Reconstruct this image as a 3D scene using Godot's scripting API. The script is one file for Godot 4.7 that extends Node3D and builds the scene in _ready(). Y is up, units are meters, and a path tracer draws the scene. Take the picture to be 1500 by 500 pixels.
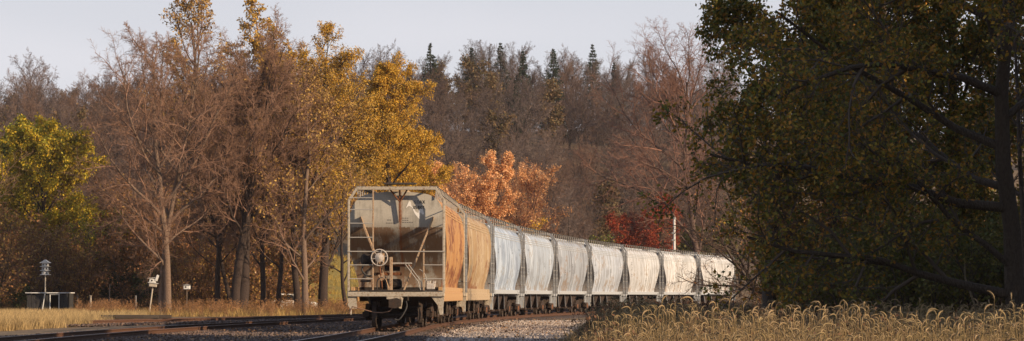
extends Node3D
# Covered hopper cars on a curving siding in late autumn. y up, metres; the camera stands at the origin and looks along -z.

const RAIL_TOP := 0.2
var rng := RandomNumberGenerator.new()
var M := {}
var names := {}
var path_x := PackedFloat32Array()
var path_d := PackedFloat32Array()
var hill_noise := FastNoiseLite.new()
var dent_noise := FastNoiseLite.new()

# ------------------------------------------------------------------ mesh building
class Geo:
	var v := PackedVector3Array()
	var n := PackedVector3Array()
	var c := PackedColorArray()
	var idx := PackedInt32Array()

	func tri(a: Vector3, b: Vector3, d: Vector3, col: Color) -> void:   # a, b, d run clockwise seen from the front
		var k := v.size()
		var nn := (d - a).cross(b - a).normalized()
		v.append(a); v.append(b); v.append(d)
		n.append(nn); n.append(nn); n.append(nn)
		c.append(col); c.append(col); c.append(col)
		idx.append(k); idx.append(k + 1); idx.append(k + 2)

	func quad(a: Vector3, b: Vector3, d: Vector3, e: Vector3, col: Color) -> void:
		tri(a, b, d, col)
		tri(a, d, e, col)

	func box(at: Vector3, size: Vector3, col: Color, bs := Basis()) -> void:
		var h := size * 0.5
		for ax in 3:
			for s: float in [-1.0, 1.0]:
				var nn := Vector3(); nn[ax] = s
				var u := Vector3(); u[(ax + 1) % 3] = 1.0
				var w := nn.cross(u)
				var k := v.size()
				for q: Vector2 in [Vector2(-1, -1), Vector2(-1, 1), Vector2(1, 1), Vector2(1, -1)]:
					v.append(at + bs * ((nn + u * q.x + w * q.y) * h))
					n.append(bs * nn)
					c.append(col)
				for j: int in [0, 1, 2, 0, 2, 3]:
					idx.append(k + j)

	func tube(pts: PackedVector3Array, rad: PackedFloat32Array, sides: int, col: Color) -> void:
		var k := v.size()
		var m := pts.size()
		var u := Vector3.ZERO
		for i in m:
			var d := (pts[mini(i + 1, m - 1)] - pts[maxi(i - 1, 0)]).normalized()
			if u == Vector3.ZERO:
				u = d.cross(Vector3(0.31, 0.2, 0.93)).normalized()
			else:
				u = (u - d * u.dot(d)).normalized()
			var w := d.cross(u)
			for j in sides:
				var a := TAU * j / sides
				var r := u * cos(a) + w * sin(a)
				v.append(pts[i] + r * rad[i])
				n.append(r)
				c.append(col)
		for i in m - 1:
			for j in sides:
				var a := k + i * sides + j
				var b := k + i * sides + (j + 1) % sides
				idx.append(a); idx.append(a + sides); idx.append(b)
				idx.append(b); idx.append(a + sides); idx.append(b + sides)

	func spike(a: Vector3, b: Vector3, r: float, col: Color) -> void:   # a three-sided twig that ends in a point
		var d := (b - a).normalized()
		var u := d.cross(Vector3(0.31, 0.2, 0.93)).normalized()
		var w := d.cross(u)
		var k := v.size()
		var r1 := u * -0.5 + w * 0.866
		var r2 := u * -0.5 - w * 0.866
		v.append(a + u * r); v.append(a + r1 * r); v.append(a + r2 * r); v.append(b)
		n.append(u); n.append(r1); n.append(r2); n.append(u)
		c.append(col); c.append(col); c.append(col); c.append(col)
		idx.append(k); idx.append(k + 3); idx.append(k + 1)
		idx.append(k + 1); idx.append(k + 3); idx.append(k + 2)
		idx.append(k + 2); idx.append(k + 3); idx.append(k)

	func leaf(p: Vector3, d: Vector3, nn: Vector3, l: float, wid: float, col: Color) -> void:
		var s := d.cross(nn).normalized() * (wid * 0.5)
		var nm := s.cross(d).normalized()
		var k := v.size()
		var mid := p + d * (l * 0.45)
		v.append(p); v.append(mid - s); v.append(p + d * l); v.append(mid + s)
		n.append(nm); n.append(nm); n.append(nm); n.append(nm)
		c.append(col); c.append(col); c.append(col); c.append(col)
		idx.append(k); idx.append(k + 1); idx.append(k + 2)
		idx.append(k); idx.append(k + 2); idx.append(k + 3)

	func lathe(prof: Array, sides: int, col: Color) -> void:   # prof: (along x, radius)
		for i in prof.size() - 1:
			var a: Vector2 = prof[i]
			var b: Vector2 = prof[i + 1]
			for j in sides:
				var t0 := TAU * j / sides
				var t1 := TAU * (j + 1) / sides
				var p0 := Vector3(a.x, cos(t0) * a.y, sin(t0) * a.y)
				var p1 := Vector3(a.x, cos(t1) * a.y, sin(t1) * a.y)
				var p2 := Vector3(b.x, cos(t1) * b.y, sin(t1) * b.y)
				var p3 := Vector3(b.x, cos(t0) * b.y, sin(t0) * b.y)
				if a.y > 0.0001:
					tri(p0, p2, p1, col)
				if b.y > 0.0001:
					tri(p0, p3, p2, col)

	func add_to(me: ArrayMesh, m: Material) -> void:
		if idx.is_empty():
			return
		var arr := []
		arr.resize(Mesh.ARRAY_MAX)
		arr[Mesh.ARRAY_VERTEX] = v
		arr[Mesh.ARRAY_NORMAL] = n
		arr[Mesh.ARRAY_COLOR] = c
		arr[Mesh.ARRAY_INDEX] = idx
		me.add_surface_from_arrays(Mesh.PRIMITIVE_TRIANGLES, arr)
		me.surface_set_material(me.get_surface_count() - 1, m)

	func mesh(m: Material) -> ArrayMesh:
		var me := ArrayMesh.new()
		add_to(me, m)
		return me

func numbered(called: String, parent: Node) -> String:
	var key := called + "@" + str(parent.get_instance_id())
	var k: int = names.get(key, 0)
	names[key] = k + 1
	return called if k == 0 else "%s_%03d" % [called, k]

func tag(o: Node, label: String, category: String, group := "") -> void:
	o.set_meta("label", label)
	o.set_meta("category", category)
	if group:
		o.set_meta("group", group)

func thing(called: String, label: String, category: String, at := Vector3.ZERO, group := "") -> Node3D:
	var o := Node3D.new()
	o.name = numbered(called, self)
	add_child(o)
	o.position = at
	tag(o, label, category, group)
	return o

func part(parent: Node, called: String, me: Mesh, m: Material = null, at := Vector3.ZERO, bs := Basis()) -> MeshInstance3D:
	var o := MeshInstance3D.new()
	o.mesh = me
	o.name = numbered(called, parent)
	if m:
		o.material_override = m
	o.transform = Transform3D(bs, at)
	parent.add_child(o)
	return o

func structure(called: String, me: Mesh, m: Material = null) -> MeshInstance3D:
	var o := part(self, called, me, m)
	o.set_meta("kind", "structure")
	return o

func along(d: Vector3) -> Basis:   # z along d
	d = d.normalized()
	var up := Vector3.UP if absf(d.y) < 0.95 else Vector3.RIGHT
	var x := up.cross(d).normalized()
	return Basis(x, d.cross(x), d)

var boxes := {}
func cube(size: Vector3) -> Mesh:
	if not boxes.has(size):
		# a box whose edges are chamfered so that they catch light
		var c := minf(minf(size.x, size.y), size.z) * 0.12
		var g := Geo.new()
		var h := size * 0.5
		for ax in 3:
			for s: float in [-1.0, 1.0]:
				var nn := Vector3(); nn[ax] = s
				var u := Vector3(); u[(ax + 1) % 3] = 1.0
				var w := nn.cross(u).abs()
				var o := nn * h
				var hu := u * (h - Vector3.ONE * c)
				var hw := w * (h - Vector3.ONE * c)
				var q := [o - hu - hw, o - hu + hw, o + hu + hw, o + hu - hw]
				if (q[2] - q[0]).cross(q[1] - q[0]).dot(nn) < 0:
					q.reverse()
				g.quad(q[0], q[1], q[2], q[3], Color.WHITE)
				for t: float in [-1.0, 1.0]:      # edges shared with the next axis
					var ax2 := (ax + 1) % 3
					var ax3 := (ax + 2) % 3
					var e0 := Vector3(); e0[ax] = s * h[ax]; e0[ax2] = t * (h[ax2] - c)
					var e1 := Vector3(); e1[ax] = s * (h[ax] - c); e1[ax2] = t * h[ax2]
					var l := Vector3(); l[ax3] = h[ax3] - c
					var r := [e0 - l, e0 + l, e1 + l, e1 - l]
					var want := Vector3(); want[ax] = s; want[ax2] = t
					if (r[2] - r[0]).cross(r[1] - r[0]).dot(want) < 0:
						r.reverse()
					g.quad(r[0], r[1], r[2], r[3], Color.WHITE)
		boxes[size] = g.mesh(null)
	return boxes[size]

func block(parent: Node, called: String, at: Vector3, size: Vector3, m: Material, bs := Basis()) -> MeshInstance3D:
	return part(parent, called, cube(size), m, at, bs)

func beam(parent: Node, called: String, a: Vector3, b: Vector3, w: float, h: float, m: Material) -> MeshInstance3D:
	return part(parent, called, cube(Vector3(w, h, snappedf(a.distance_to(b), 0.001))), m, (a + b) * 0.5, along(b - a))

var rods := {}
func rod(parent: Node, called: String, a: Vector3, b: Vector3, r: float, m: Material) -> MeshInstance3D:
	var l := snappedf(a.distance_to(b), 0.001)
	var key := Vector2(l, r)
	if not rods.has(key):
		var g := Geo.new()
		g.tube(PackedVector3Array([Vector3(0, 0, -l / 2), Vector3(0, 0, l / 2)]), PackedFloat32Array([r, r]), 8, Color.WHITE)
		rods[key] = g.mesh(null)
	return part(parent, called, rods[key], m, (a + b) * 0.5, along(b - a))

func pipe(parent: Node, called: String, pts: Array, r: float, m: Material) -> MeshInstance3D:
	var cv := Curve3D.new()
	for p: Vector3 in pts:
		cv.add_point(p)
	for i in range(1, pts.size() - 1):
		var t: Vector3 = (pts[i + 1] - pts[i - 1]) * 0.2
		cv.set_point_in(i, -t)
		cv.set_point_out(i, t)
	var q := cv.tessellate(3, 6)
	var rr := PackedFloat32Array()
	for p in q:
		rr.append(r)
	var g := Geo.new()
	g.tube(q, rr, 6, Color.WHITE)
	return part(parent, called, g.mesh(null), m)

func copy(o: Node3D, at: Vector3, turn: float, size := 1.0) -> Node3D:
	var c: Node3D = o.duplicate()
	var base := String(o.name)
	var last := base.get_slice("_", base.get_slice_count("_") - 1)
	if last.is_valid_int():
		base = base.left(base.length() - last.length() - 1)
	c.name = numbered(base, self)
	add_child(c)
	c.transform = Transform3D(Basis(Vector3.UP, turn).scaled(Vector3.ONE * size), at)
	return c

# ------------------------------------------------------------------ materials
func lin(r: float, g: float, b: float) -> Color:
	return Color(r, g, b)

func paint(r: float, g: float, b: float, rough := 0.8, metal := 0.0) -> StandardMaterial3D:   # linear colour
	var m := StandardMaterial3D.new()
	m.albedo_color = Color(r, g, b).linear_to_srgb()
	m.roughness = rough
	m.metallic = metal
	return m

func noise_tex(freq: float, seed_: int, cols: Array, px := 256, oct := 4) -> NoiseTexture2D:
	var t := NoiseTexture2D.new()
	var f := FastNoiseLite.new()
	f.seed = seed_
	f.frequency = freq
	f.fractal_octaves = oct
	t.noise = f
	t.width = px
	t.height = px
	t.seamless = true
	var g := Gradient.new()
	g.offsets = PackedFloat32Array()
	g.colors = PackedColorArray()
	for i in cols.size():
		var c: Color = cols[i]
		g.add_point(float(i) / (cols.size() - 1), c.linear_to_srgb())
	t.color_ramp = g
	return t

func height_tex(freq: float, seed_: int, px := 256) -> NoiseTexture2D:
	var t := NoiseTexture2D.new()
	var f := FastNoiseLite.new()
	f.seed = seed_
	f.frequency = freq
	t.noise = f
	t.width = px
	t.height = px
	t.seamless = true
	return t

func mottled(cols: Array, scale: float, freq: float, seed_: int, relief := 0.0, rough := 0.95) -> StandardMaterial3D:
	var m := StandardMaterial3D.new()
	m.albedo_texture = noise_tex(freq, seed_, cols, 512, 5)
	m.uv1_triplanar = true
	m.uv1_world_triplanar = true
	m.uv1_scale = Vector3.ONE * scale
	m.roughness = rough
	if relief > 0.0:
		m.heightmap_enabled = true
		m.heightmap_texture = height_tex(freq * 1.7, seed_ + 3, 512)
		m.heightmap_scale = relief
	return m

func vertex_mat(rough := 0.9, through := 0.0) -> StandardMaterial3D:
	var m := StandardMaterial3D.new()
	m.vertex_color_use_as_albedo = true
	m.roughness = rough
	if through > 0.0:
		m.backlight_enabled = true
		m.backlight = Color(through, through, through * 0.8)
	return m

func mixc(a: Color, b: Color, t: float) -> Color:
	return a.lerp(b, clampf(t, 0.0, 1.0))

# weathered paint of a car side: vertical wash streaks, blotches, rust along the foot and the seams, faded stencils
func side_paint(seed_: int, base: Color, wash: Color, grime: Color, rust: Color, rusty: float, marks: int) -> StandardMaterial3D:
	var w := 768
	var h := 192
	var img := Image.create(w, h, false, Image.FORMAT_RGB8)
	var f := FastNoiseLite.new(); f.seed = seed_; f.frequency = 1.0; f.fractal_octaves = 4
	var colA := PackedFloat32Array(); var colB := PackedFloat32Array(); var colC := PackedFloat32Array()
	for x in w:
		colA.append(f.get_noise_2d(x * 0.006, 11.0))
		colB.append(f.get_noise_2d(x * 0.018, 47.0))
		colC.append(f.get_noise_2d(x * 0.05, 93.0))
	for y in h:
		var t := float(y) / h
		for x in w:
			var patch := f.get_noise_2d(x * 0.005, y * 0.013)
			var fine := f.get_noise_2d(x * 0.05, y * 0.05 + 300.0)
			var drip := f.get_noise_2d(x * 0.03, y * 0.0025 + 700.0)
			var col := base
			col = mixc(col, wash, (colA[x] * 2.2 + colB[x] * 1.6 + patch * 0.8) * 1.1)
			col = mixc(col, grime, (drip * 2.2 + colC[x] * 1.2 + colB[x] * 0.8 - patch * 1.4 - 0.10) * 1.2)
			col = mixc(col, grime.darkened(0.35), (f.get_noise_2d(x * 0.08, y * 0.003 + 900.0) - 0.22) * 3.0)
			var edge := maxf(0.0, (t - 0.62) * 2.0) + maxf(0.0, 0.1 - t) * 3.0
			col = mixc(col, rust, clampf((fine * 1.4 + drip * 0.8 + patch * 1.8 + edge * 0.9 - 0.62 + rusty) * 2.4, 0.0, 0.9))
			col = col * (1.0 + fine * 0.10)
			img.set_pixel(x, y, Color(clampf(col.r, 0, 1), clampf(col.g, 0, 1), clampf(col.b, 0, 1)).linear_to_srgb())
	var r := RandomNumberGenerator.new(); r.seed = seed_ * 7 + 1
	for k in marks:      # illegible remains of stencilled blocks
		var x0 := r.randi_range(40, w - 60) if k > 5 else (60 if k < 3 else w - 110)
		var y0 := r.randi_range(60, 160)
		for j in r.randi_range(1, 3):
			for i in r.randi_range(2, 5):
				if r.randf() < 0.75:
					var cc := img.get_pixel(clampi(x0 + i * 7, 0, w - 1), clampi(y0 + j * 8, 0, h - 1))
					img.fill_rect(Rect2i(x0 + i * 7, y0 + j * 8, r.randi_range(3, 5), r.randi_range(4, 6)), cc.darkened(r.randf_range(0.25, 0.55)))
	img.generate_mipmaps()
	var m := StandardMaterial3D.new()
	m.albedo_texture = ImageTexture.create_from_image(img)
	m.roughness = 0.62
	m.metallic_specular = 0.35
	return m

# the end sheet: pale paint above the knuckle, rust and dirt below it, toned darker to deepen the recess shade, a rust run down the middle
func end_paint(seed_: int, upper: Color, lower: Color, foot: Color) -> StandardMaterial3D:
	var w := 256
	var h := 256
	var img := Image.create(w, h, false, Image.FORMAT_RGB8)
	var f := FastNoiseLite.new(); f.seed = seed_; f.frequency = 1.0; f.fractal_octaves = 4
	var rust := lin(0.20, 0.075, 0.03)
	for y in h:
		var t := float(y) / h
		for x in w:
			var u := float(x) / w
			var patch := f.get_noise_2d(x * 0.022, y * 0.018)
			var drip := f.get_noise_2d(x * 0.14, y * 0.012 + 50.0)
			var fine := f.get_noise_2d(x * 0.2, y * 0.2 + 90.0)
			var col := upper
			col = mixc(col, upper.darkened(0.3), patch * 1.2 + drip * 0.8)
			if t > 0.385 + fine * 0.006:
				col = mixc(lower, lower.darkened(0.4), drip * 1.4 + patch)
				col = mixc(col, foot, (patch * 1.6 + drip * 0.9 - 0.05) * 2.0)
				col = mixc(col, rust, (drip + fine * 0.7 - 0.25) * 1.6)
			col = mixc(col, rust, (0.022 - absf(u - 0.53 - drip * 0.012) + fine * 0.01) * 45.0 * (1.0 if t < 0.75 else 0.4))
			col = col * (1.0 + fine * 0.12)
			img.set_pixel(x, y, Color(clampf(col.r, 0, 1), clampf(col.g, 0, 1), clampf(col.b, 0, 1)).linear_to_srgb())
	img.generate_mipmaps()
	var m := StandardMaterial3D.new()
	m.albedo_texture = ImageTexture.create_from_image(img)
	m.roughness = 0.75
	m.metallic_specular = 0.3
	return m

func worn(seed_: int, a: Color, b: Color, rust: Color, scale := 0.9) -> StandardMaterial3D:
	var m := StandardMaterial3D.new()
	m.albedo_texture = noise_tex(0.03, seed_, [rust, a.darkened(0.25), a, b, a, rust.lerp(a, 0.3), rust], 256, 5)
	m.uv1_triplanar = true
	m.uv1_scale = Vector3.ONE * scale
	m.roughness = 0.75
	m.metallic_specular = 0.35
	return m

# ------------------------------------------------------------------ the line of the track
func lay_path() -> void:
	# s = 0 at the rear end of the last car; one sample each metre from s = -90 to s = 230
	var xs := {}
	var x := -3.78
	var d := 89.0
	for s in range(0, 231):
		xs[s] = Vector2(x, d)
		var a := 0.0105 + 0.00176 * (s + 0.5)
		x += sin(a); d += cos(a)
	x = -3.78; d = 89.0
	for s in range(0, -91, -1):
		xs[s] = Vector2(x, d)
		var a := 0.0105 - 0.0006 * (s - 0.5)
		x -= sin(a); d -= cos(a)
	for s in range(-90, 231):
		path_x.append(xs[s].x); path_d.append(xs[s].y)

func on_path(s: float) -> Vector3:
	var k := clampf(s + 90.0, 0.0, path_x.size() - 2.0)
	var i := int(k)
	return Vector3(lerpf(path_x[i], path_x[i + 1], k - i), 0, -lerpf(path_d[i], path_d[i + 1], k - i))

func ground_y(x: float, d: float) -> float:
	var start := lerpf(192.0, 268.0, smoothstep(-22.0, 6.0, x - (d - 200.0) * 0.05))
	var top := 440.0
	var t := clampf((d - start) / (top - start), 0.0, 1.0)
	var hgt := lerpf(24.0, 28.0, smoothstep(-70.0, -10.0, x))
	var y := hgt * (0.55 * t + 0.45 * t * t * (3.0 - 2.0 * t))
	if d > top:
		y -= (d - top) * 0.02
	y += hill_noise.get_noise_2d(x, d) * minf(1.0, maxf(0.0, d - start) / 40.0) * 1.6
	y += hill_noise.get_noise_2d(x * 6.0 + 500.0, d * 6.0) * 0.05
	return y

func on_ground(x: float, d: float, sink := 0.05) -> Vector3:
	return Vector3(x, ground_y(x, d) - sink, -d)

# ------------------------------------------------------------------ trees
# S: height, radius, lean, levels and per-level lists; gives trunk and crown meshes
var tr: Geo
var cr: Geo
var lv: Geo
func rand_dir() -> Vector3:
	var z := rng.randf_range(-1.0, 1.0)
	var a := rng.randf() * TAU
	var r := sqrt(1.0 - z * z)
	return Vector3(cos(a) * r, z, sin(a) * r)

func put_leaves(p: Vector3, q: Vector3, S: Dictionary) -> void:
	var L: Dictionary = S.leaf
	var lo: float = L.get("from", 0.0)
	if lo > 0.0 and p.y < lo * S.h * rng.randf_range(0.8, 1.15):
		return
	var cols: Array = L.cols
	var size: float = L.size
	var sp: float = L.spread
	var num: float = L.n
	var cnt := int(num) + (1 if rng.randf() < num - int(num) else 0)
	var droop: float = L.get("droop", 0.3)
	var tone := rng.randf_range(0.75, 1.2)
	for i in cnt:
		var at := p.lerp(q, rng.randf()) + rand_dir() * (sp * rng.randf())
		var d := (rand_dir() + Vector3(0, -droop, 0)).normalized()
		var c: Color = cols[rng.randi() % cols.size()]
		var k := tone * rng.randf_range(0.75, 1.2)
		var s := size * rng.randf_range(0.65, 1.3)
		lv.leaf(at, d, rand_dir(), s, s * L.get("wide", 0.6), Color(c.r * k, c.g * k, c.b * k))

func grow(p: Vector3, d: Vector3, len_: float, r: float, lvl: int, S: Dictionary) -> void:
	var last: int = S.last
	var wood: Color = S.wood if lvl < 2 else S.twig
	var gn: float = S.gnarl[lvl]
	var up: float = S.up[lvl]
	if lvl >= last:
		var mid := p + d * (len_ * 0.55)
		var d2 := (d + rand_dir() * gn + Vector3(0, up, 0)).normalized()
		var tip := mid + d2 * (len_ * 0.5)
		var k := rng.randf_range(0.7, 1.25)
		var col := Color(wood.r * k, wood.g * k, wood.b * k)
		cr.spike(p, tip, r, col)
		if S.get("fork", true):
			var d3 := (d + rand_dir() * 0.6).normalized()
			cr.spike(p.lerp(tip, 0.4), p.lerp(tip, 0.4) + d3 * (len_ * 0.6), r * 0.75, col)
		if S.has("leaf"):
			put_leaves(p, tip, S)
		return
	var segs: int = S.segs[lvl]
	var pts := PackedVector3Array([p])
	var rad := PackedFloat32Array([r])
	var endr: float = r * S.taper[lvl]
	var q := p
	var dd := d
	for i in segs:
		dd = (dd + rand_dir() * gn + Vector3(0, up, 0)).normalized()
		q += dd * (len_ / segs)
		pts.append(q)
		rad.append(lerpf(r, endr, pow((i + 1.0) / segs, 0.85)))
	if lvl == 0 and S.get("flare", true):
		rad[0] = r * 1.35
		pts.insert(1, p.lerp(pts[1], 0.22))
		rad.insert(1, r * 1.02)
	var g := tr if lvl < 2 else cr
	var sides: int = [9, 6, 4, 3, 3][lvl]
	g.tube(pts, rad, sides, wood)
	var kids := []
	if lvl == 0 and S.has("limbs"):
		for e: Array in S.limbs:
			kids.append(e)
	else:
		var num: int = S.n[lvl]
		var start: float = S.start[lvl]
		var az := rng.randf() * TAU
		for k in num:
			az += 2.4 + rng.randf_range(-0.5, 0.5)
			var t := start + (1.0 - start) * (k + rng.randf()) / num
			kids.append([minf(t, 0.99), az])
	var m := pts.size() - 1
	for e: Array in kids:
		var t: float = e[0]
		var fi := t * m
		var i := mini(int(fi), m - 1)
		var at := pts[i].lerp(pts[i + 1], fi - i)
		var ax := (pts[i + 1] - pts[i]).normalized()
		var rr := lerpf(rad[i], rad[i + 1], fi - i)
		var cd: Vector3
		var cl: float
		if e.size() == 3:
			cd = (e[1] as Vector3).normalized()
			cl = e[2]
		else:
			var side := ax.cross(Vector3(0.3, 0.1, 0.95)).normalized().rotated(ax, e[1])
			var ang: float = S.ang[lvl] * rng.randf_range(0.75, 1.25)
			if lvl == 0:
				ang *= lerpf(1.15, 0.65, t)
			cd = ax * cos(ang) + side * sin(ang)
			cl = len_ * S.ratio[lvl] * rng.randf_range(0.7, 1.2)
			if lvl == 0:
				var pr: Array = S.get("profile", [1.0, 1.0, 0.5])
				var u: float = (t - S.start[0]) / maxf(0.01, 1.0 - S.start[0])
				cl *= lerpf(pr[0], pr[1], u * 2.0) if u < 0.5 else lerpf(pr[1], pr[2], u * 2.0 - 1.0)
				if S.has("bias"):
					cd = (cd + S.bias * 0.5).normalized()
			else:
				cl *= 1.15 - 0.55 * t
		var cr_: float = minf(rr * 0.8, maxf(S.twig_r * (1.0 + (last - lvl - 1) * 0.9), cl * S.thick))
		if lvl + 1 >= last:
			cr_ = S.twig_r
		grow(at, cd, cl, cr_, lvl + 1, S)

func tree(called: String, label: String, category: String, at: Vector3, S: Dictionary, group := "") -> Node3D:
	rng.seed = S.seed
	tr = Geo.new(); cr = Geo.new(); lv = Geo.new()
	for k in S.get("stems", 1):
		var off := Vector3.ZERO
		var ln: Vector3 = S.get("lean", Vector3.ZERO)
		if S.get("stems", 1) > 1:
			var a: float = TAU * k / S.stems + rng.randf() + S.get("stem_turn", 0.0)
			var sp: float = S.get("stem_spread", 0.2)
			var out := Vector3(cos(a), 0, sin(a))
			if S.has("stem_line"):      # stems side by side
				out = (S.stem_line as Vector3) * (0.7 if k == 0 else -0.9)
			off = out * sp * rng.randf_range(0.5, 1.0)
			ln += out * S.get("stem_lean", 0.25)
		grow(off, (Vector3.UP + ln).normalized(), S.h * S.get("stem", 0.9) * (1.0 if k == 0 else rng.randf_range(0.75, 1.0)), S.r * (1.0 if k == 0 else 0.85), 0, S)
	var o := thing(called, label, category, at, group)
	part(o, "trunk", tr.mesh(M.bark))
	var me := ArrayMesh.new()
	cr.add_to(me, M.twigs)
	lv.add_to(me, M.leaves)
	part(o, "crown", me)
	return o

func spec(over: Dictionary) -> Dictionary:
	var S := {
		"h": 16.0, "r": 0.28, "seed": 1, "last": 4, "segs": [9, 6, 4, 3], "taper": [0.25, 0.25, 0.3, 0.4],
		"gnarl": [0.09, 0.22, 0.28, 0.35, 0.4], "up": [0.03, 0.06, 0.03, 0.02, 0.03], "n": [13, 9, 8, 6], "start": [0.28, 0.2, 0.15, 0.1],
		"ang": [0.85, 0.75, 0.8, 0.8], "ratio": [0.38, 0.45, 0.45, 0.5], "thick": 0.016, "twig_r": 0.009,
		"wood": lin(0.16, 0.12, 0.09), "twig": lin(0.17, 0.105, 0.07),
	}
	S.merge(over, true)
	return S

func conifer(called: String, label: String, at: Vector3, hgt: float, seed_: int, group: String) -> Node3D:
	rng.seed = seed_
	var t := Geo.new()
	var g := Geo.new()
	t.tube(PackedVector3Array([Vector3.ZERO, Vector3(0, hgt * 0.5, 0), Vector3(0, hgt, 0)]), PackedFloat32Array([hgt * 0.018, hgt * 0.011, 0.01]), 7, lin(0.07, 0.05, 0.04))
	var y := hgt * 0.14
	while y < hgt * 0.99:
		var u := y / hgt
		var reach := hgt * 0.30 * pow(1.0 - u, 1.05) + 0.06
		for k in 7:
			var a := rng.randf() * TAU
			var l := reach * rng.randf_range(0.6, 1.15)
			var dir := Vector3(cos(a), 0.15 - 0.45 * (1.0 - u), sin(a)).normalized()
			var p := Vector3(0, y + rng.randf_range(-0.1, 0.1), 0)
			g.spike(p, p + dir * l, 0.025, lin(0.06, 0.045, 0.03))
			for j in int(10 + l * 9):
				var q := p + dir * l * rng.randf_range(0.15, 1.0)
				var dd := (dir * 0.6 + rand_dir() * 0.7 + Vector3(0, -0.15, 0)).normalized()
				var kk := rng.randf_range(0.6, 1.25)
				g.leaf(q, dd, rand_dir(), rng.randf_range(0.22, 0.5) * (0.5 + 0.5 * minf(1.0, reach)), 0.12, Color(0.030 * kk, 0.048 * kk, 0.026 * kk))
		y += hgt * 0.028
	var o := thing(called, label, "tree", at, group)
	part(o, "trunk", t.mesh(M.bark))
	part(o, "crown", g.mesh(M.leaves))
	return o

# ------------------------------------------------------------------ the hopper car
const BODY := 7.55      # half length of the hopper body
const POST := 7.95      # the corner posts
const SEC_Y := [4.36, 4.28, 4.16, 4.00, 3.72, 3.31, 3.0, 2.6, 2.3, 2.05, 1.85, 1.6, 1.42, 1.32]
const SEC_W := [1.02, 1.20, 1.34, 1.445, 1.53, 1.58, 1.595, 1.59, 1.57, 1.535, 1.49, 1.42, 1.38, 1.38]
const SEC_E := [0.0, 0.0, 0.0, 0.0, 0.0, 0.0, 0.34, 0.80, 1.14, 1.38, 1.52, 1.59, 1.6, 1.6]

func sheet(rows: Array, uvs: Array, facing: Vector3, m: Material) -> ArrayMesh:   # a smooth grid of points
	var st := SurfaceTool.new()
	st.begin(Mesh.PRIMITIVE_TRIANGLES)
	st.set_smooth_group(0)
	var a: Vector3 = rows[0][0]; var b: Vector3 = rows[0][1]; var c: Vector3 = rows[1][0]
	var flip := (c - a).cross(b - a).dot(facing) < 0
	for i in rows.size() - 1:
		for j in rows[i].size() - 1:
			var q := [[i, j], [i, j + 1], [i + 1, j + 1], [i, j], [i + 1, j + 1], [i + 1, j]]
			if flip:
				q.reverse()
			for k: Array in q:
				st.set_uv(uvs[k[0]][k[1]])
				st.add_vertex(rows[k[0]][k[1]])
	st.index()
	st.generate_normals()
	var me := st.commit()
	me.surface_set_material(0, m)
	return me

func side_sheet(s: float) -> ArrayMesh:
	var rows := []; var uvs := []
	for i in SEC_Y.size():
		var r := []; var u := []
		for j in 41:
			var z: float = lerpf(-1.0, 1.0, j / 40.0) * (BODY - SEC_E[i])
			var dent := dent_noise.get_noise_3d(z * 1.3, SEC_Y[i] * 1.6, s * 40.0) * 0.022
			if i < 2 or j == 0 or j == 40:
				dent = 0.0
			r.append(Vector3(s * (SEC_W[i] + dent), SEC_Y[i], z))
			u.append(Vector2(0.5 + z / (2.0 * BODY), (4.52 - SEC_Y[i]) / 3.2))
		rows.append(r); uvs.append(u)
	return sheet(rows, uvs, Vector3(s, 0, 0), null)

func end_sheet(s: float) -> ArrayMesh:
	var rows := []; var uvs := []
	for i in SEC_Y.size():
		var r := []; var u := []
		for j in 13:
			var x: float = lerpf(-1.0, 1.0, j / 12.0)
			r.append(Vector3(x * SEC_W[i], SEC_Y[i], s * (BODY - SEC_E[i])))
			u.append(Vector2(0.5 + 0.5 * x * s * SEC_W[i] / 1.6, (4.52 - SEC_Y[i]) / 3.2))
		rows.append(r); uvs.append(u)
	var top := []; var tuv := []
	for j in 13:
		var x: float = lerpf(-1.0, 1.0, j / 12.0) * 1.02
		top.append(Vector3(x, 4.362 + 0.09 * (1.0 - pow(x / 1.02, 2.0)), s * BODY)); tuv.append(Vector2(0.5 + 0.5 * x * s / 1.6, 0.03))
	rows.push_front(top); uvs.push_front(tuv)
	return sheet(rows, uvs, Vector3(0, 0, s), null)

func roof_sheet() -> ArrayMesh:
	var rows := []; var uvs := []
	for j in 9:
		var x := lerpf(-1.02, 1.02, j / 8.0)
		var r := []; var u := []
		for k in 9:
			var z := lerpf(-BODY, BODY, k / 8.0)
			r.append(Vector3(x, 4.36 + 0.09 * (1.0 - pow(x / 1.02, 2.0)), z))
			u.append(Vector2(k / 8.0, 0.02 + 0.1 * j / 8.0))
		rows.append(r); uvs.append(u)
	return sheet(rows, uvs, Vector3.UP, null)

func prism(pts: PackedVector2Array, depth: float) -> ArrayMesh:   # an outline in x, y pushed through z
	var g := Geo.new()
	var ids := Geometry2D.triangulate_polygon(pts)
	var h := depth * 0.5
	for i in range(0, ids.size(), 3):
		var a := pts[ids[i]]; var b := pts[ids[i + 1]]; var c := pts[ids[i + 2]]
		if (b - a).cross(c - a) > 0:
			var t := b; b = c; c = t
		g.tri(Vector3(a.x, a.y, h), Vector3(b.x, b.y, h), Vector3(c.x, c.y, h), Color.WHITE)
		g.tri(Vector3(a.x, a.y, -h), Vector3(c.x, c.y, -h), Vector3(b.x, b.y, -h), Color.WHITE)
	var area := 0.0
	for i in pts.size():
		area += pts[i].cross(pts[(i + 1) % pts.size()])
	for i in pts.size():
		var a := pts[i]; var b := pts[(i + 1) % pts.size()]
		if area > 0:
			var t := a; a = b; b = t
		g.quad(Vector3(a.x, a.y, h), Vector3(a.x, a.y, -h), Vector3(b.x, b.y, -h), Vector3(b.x, b.y, h), Color.WHITE)
	return g.mesh(null)

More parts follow.
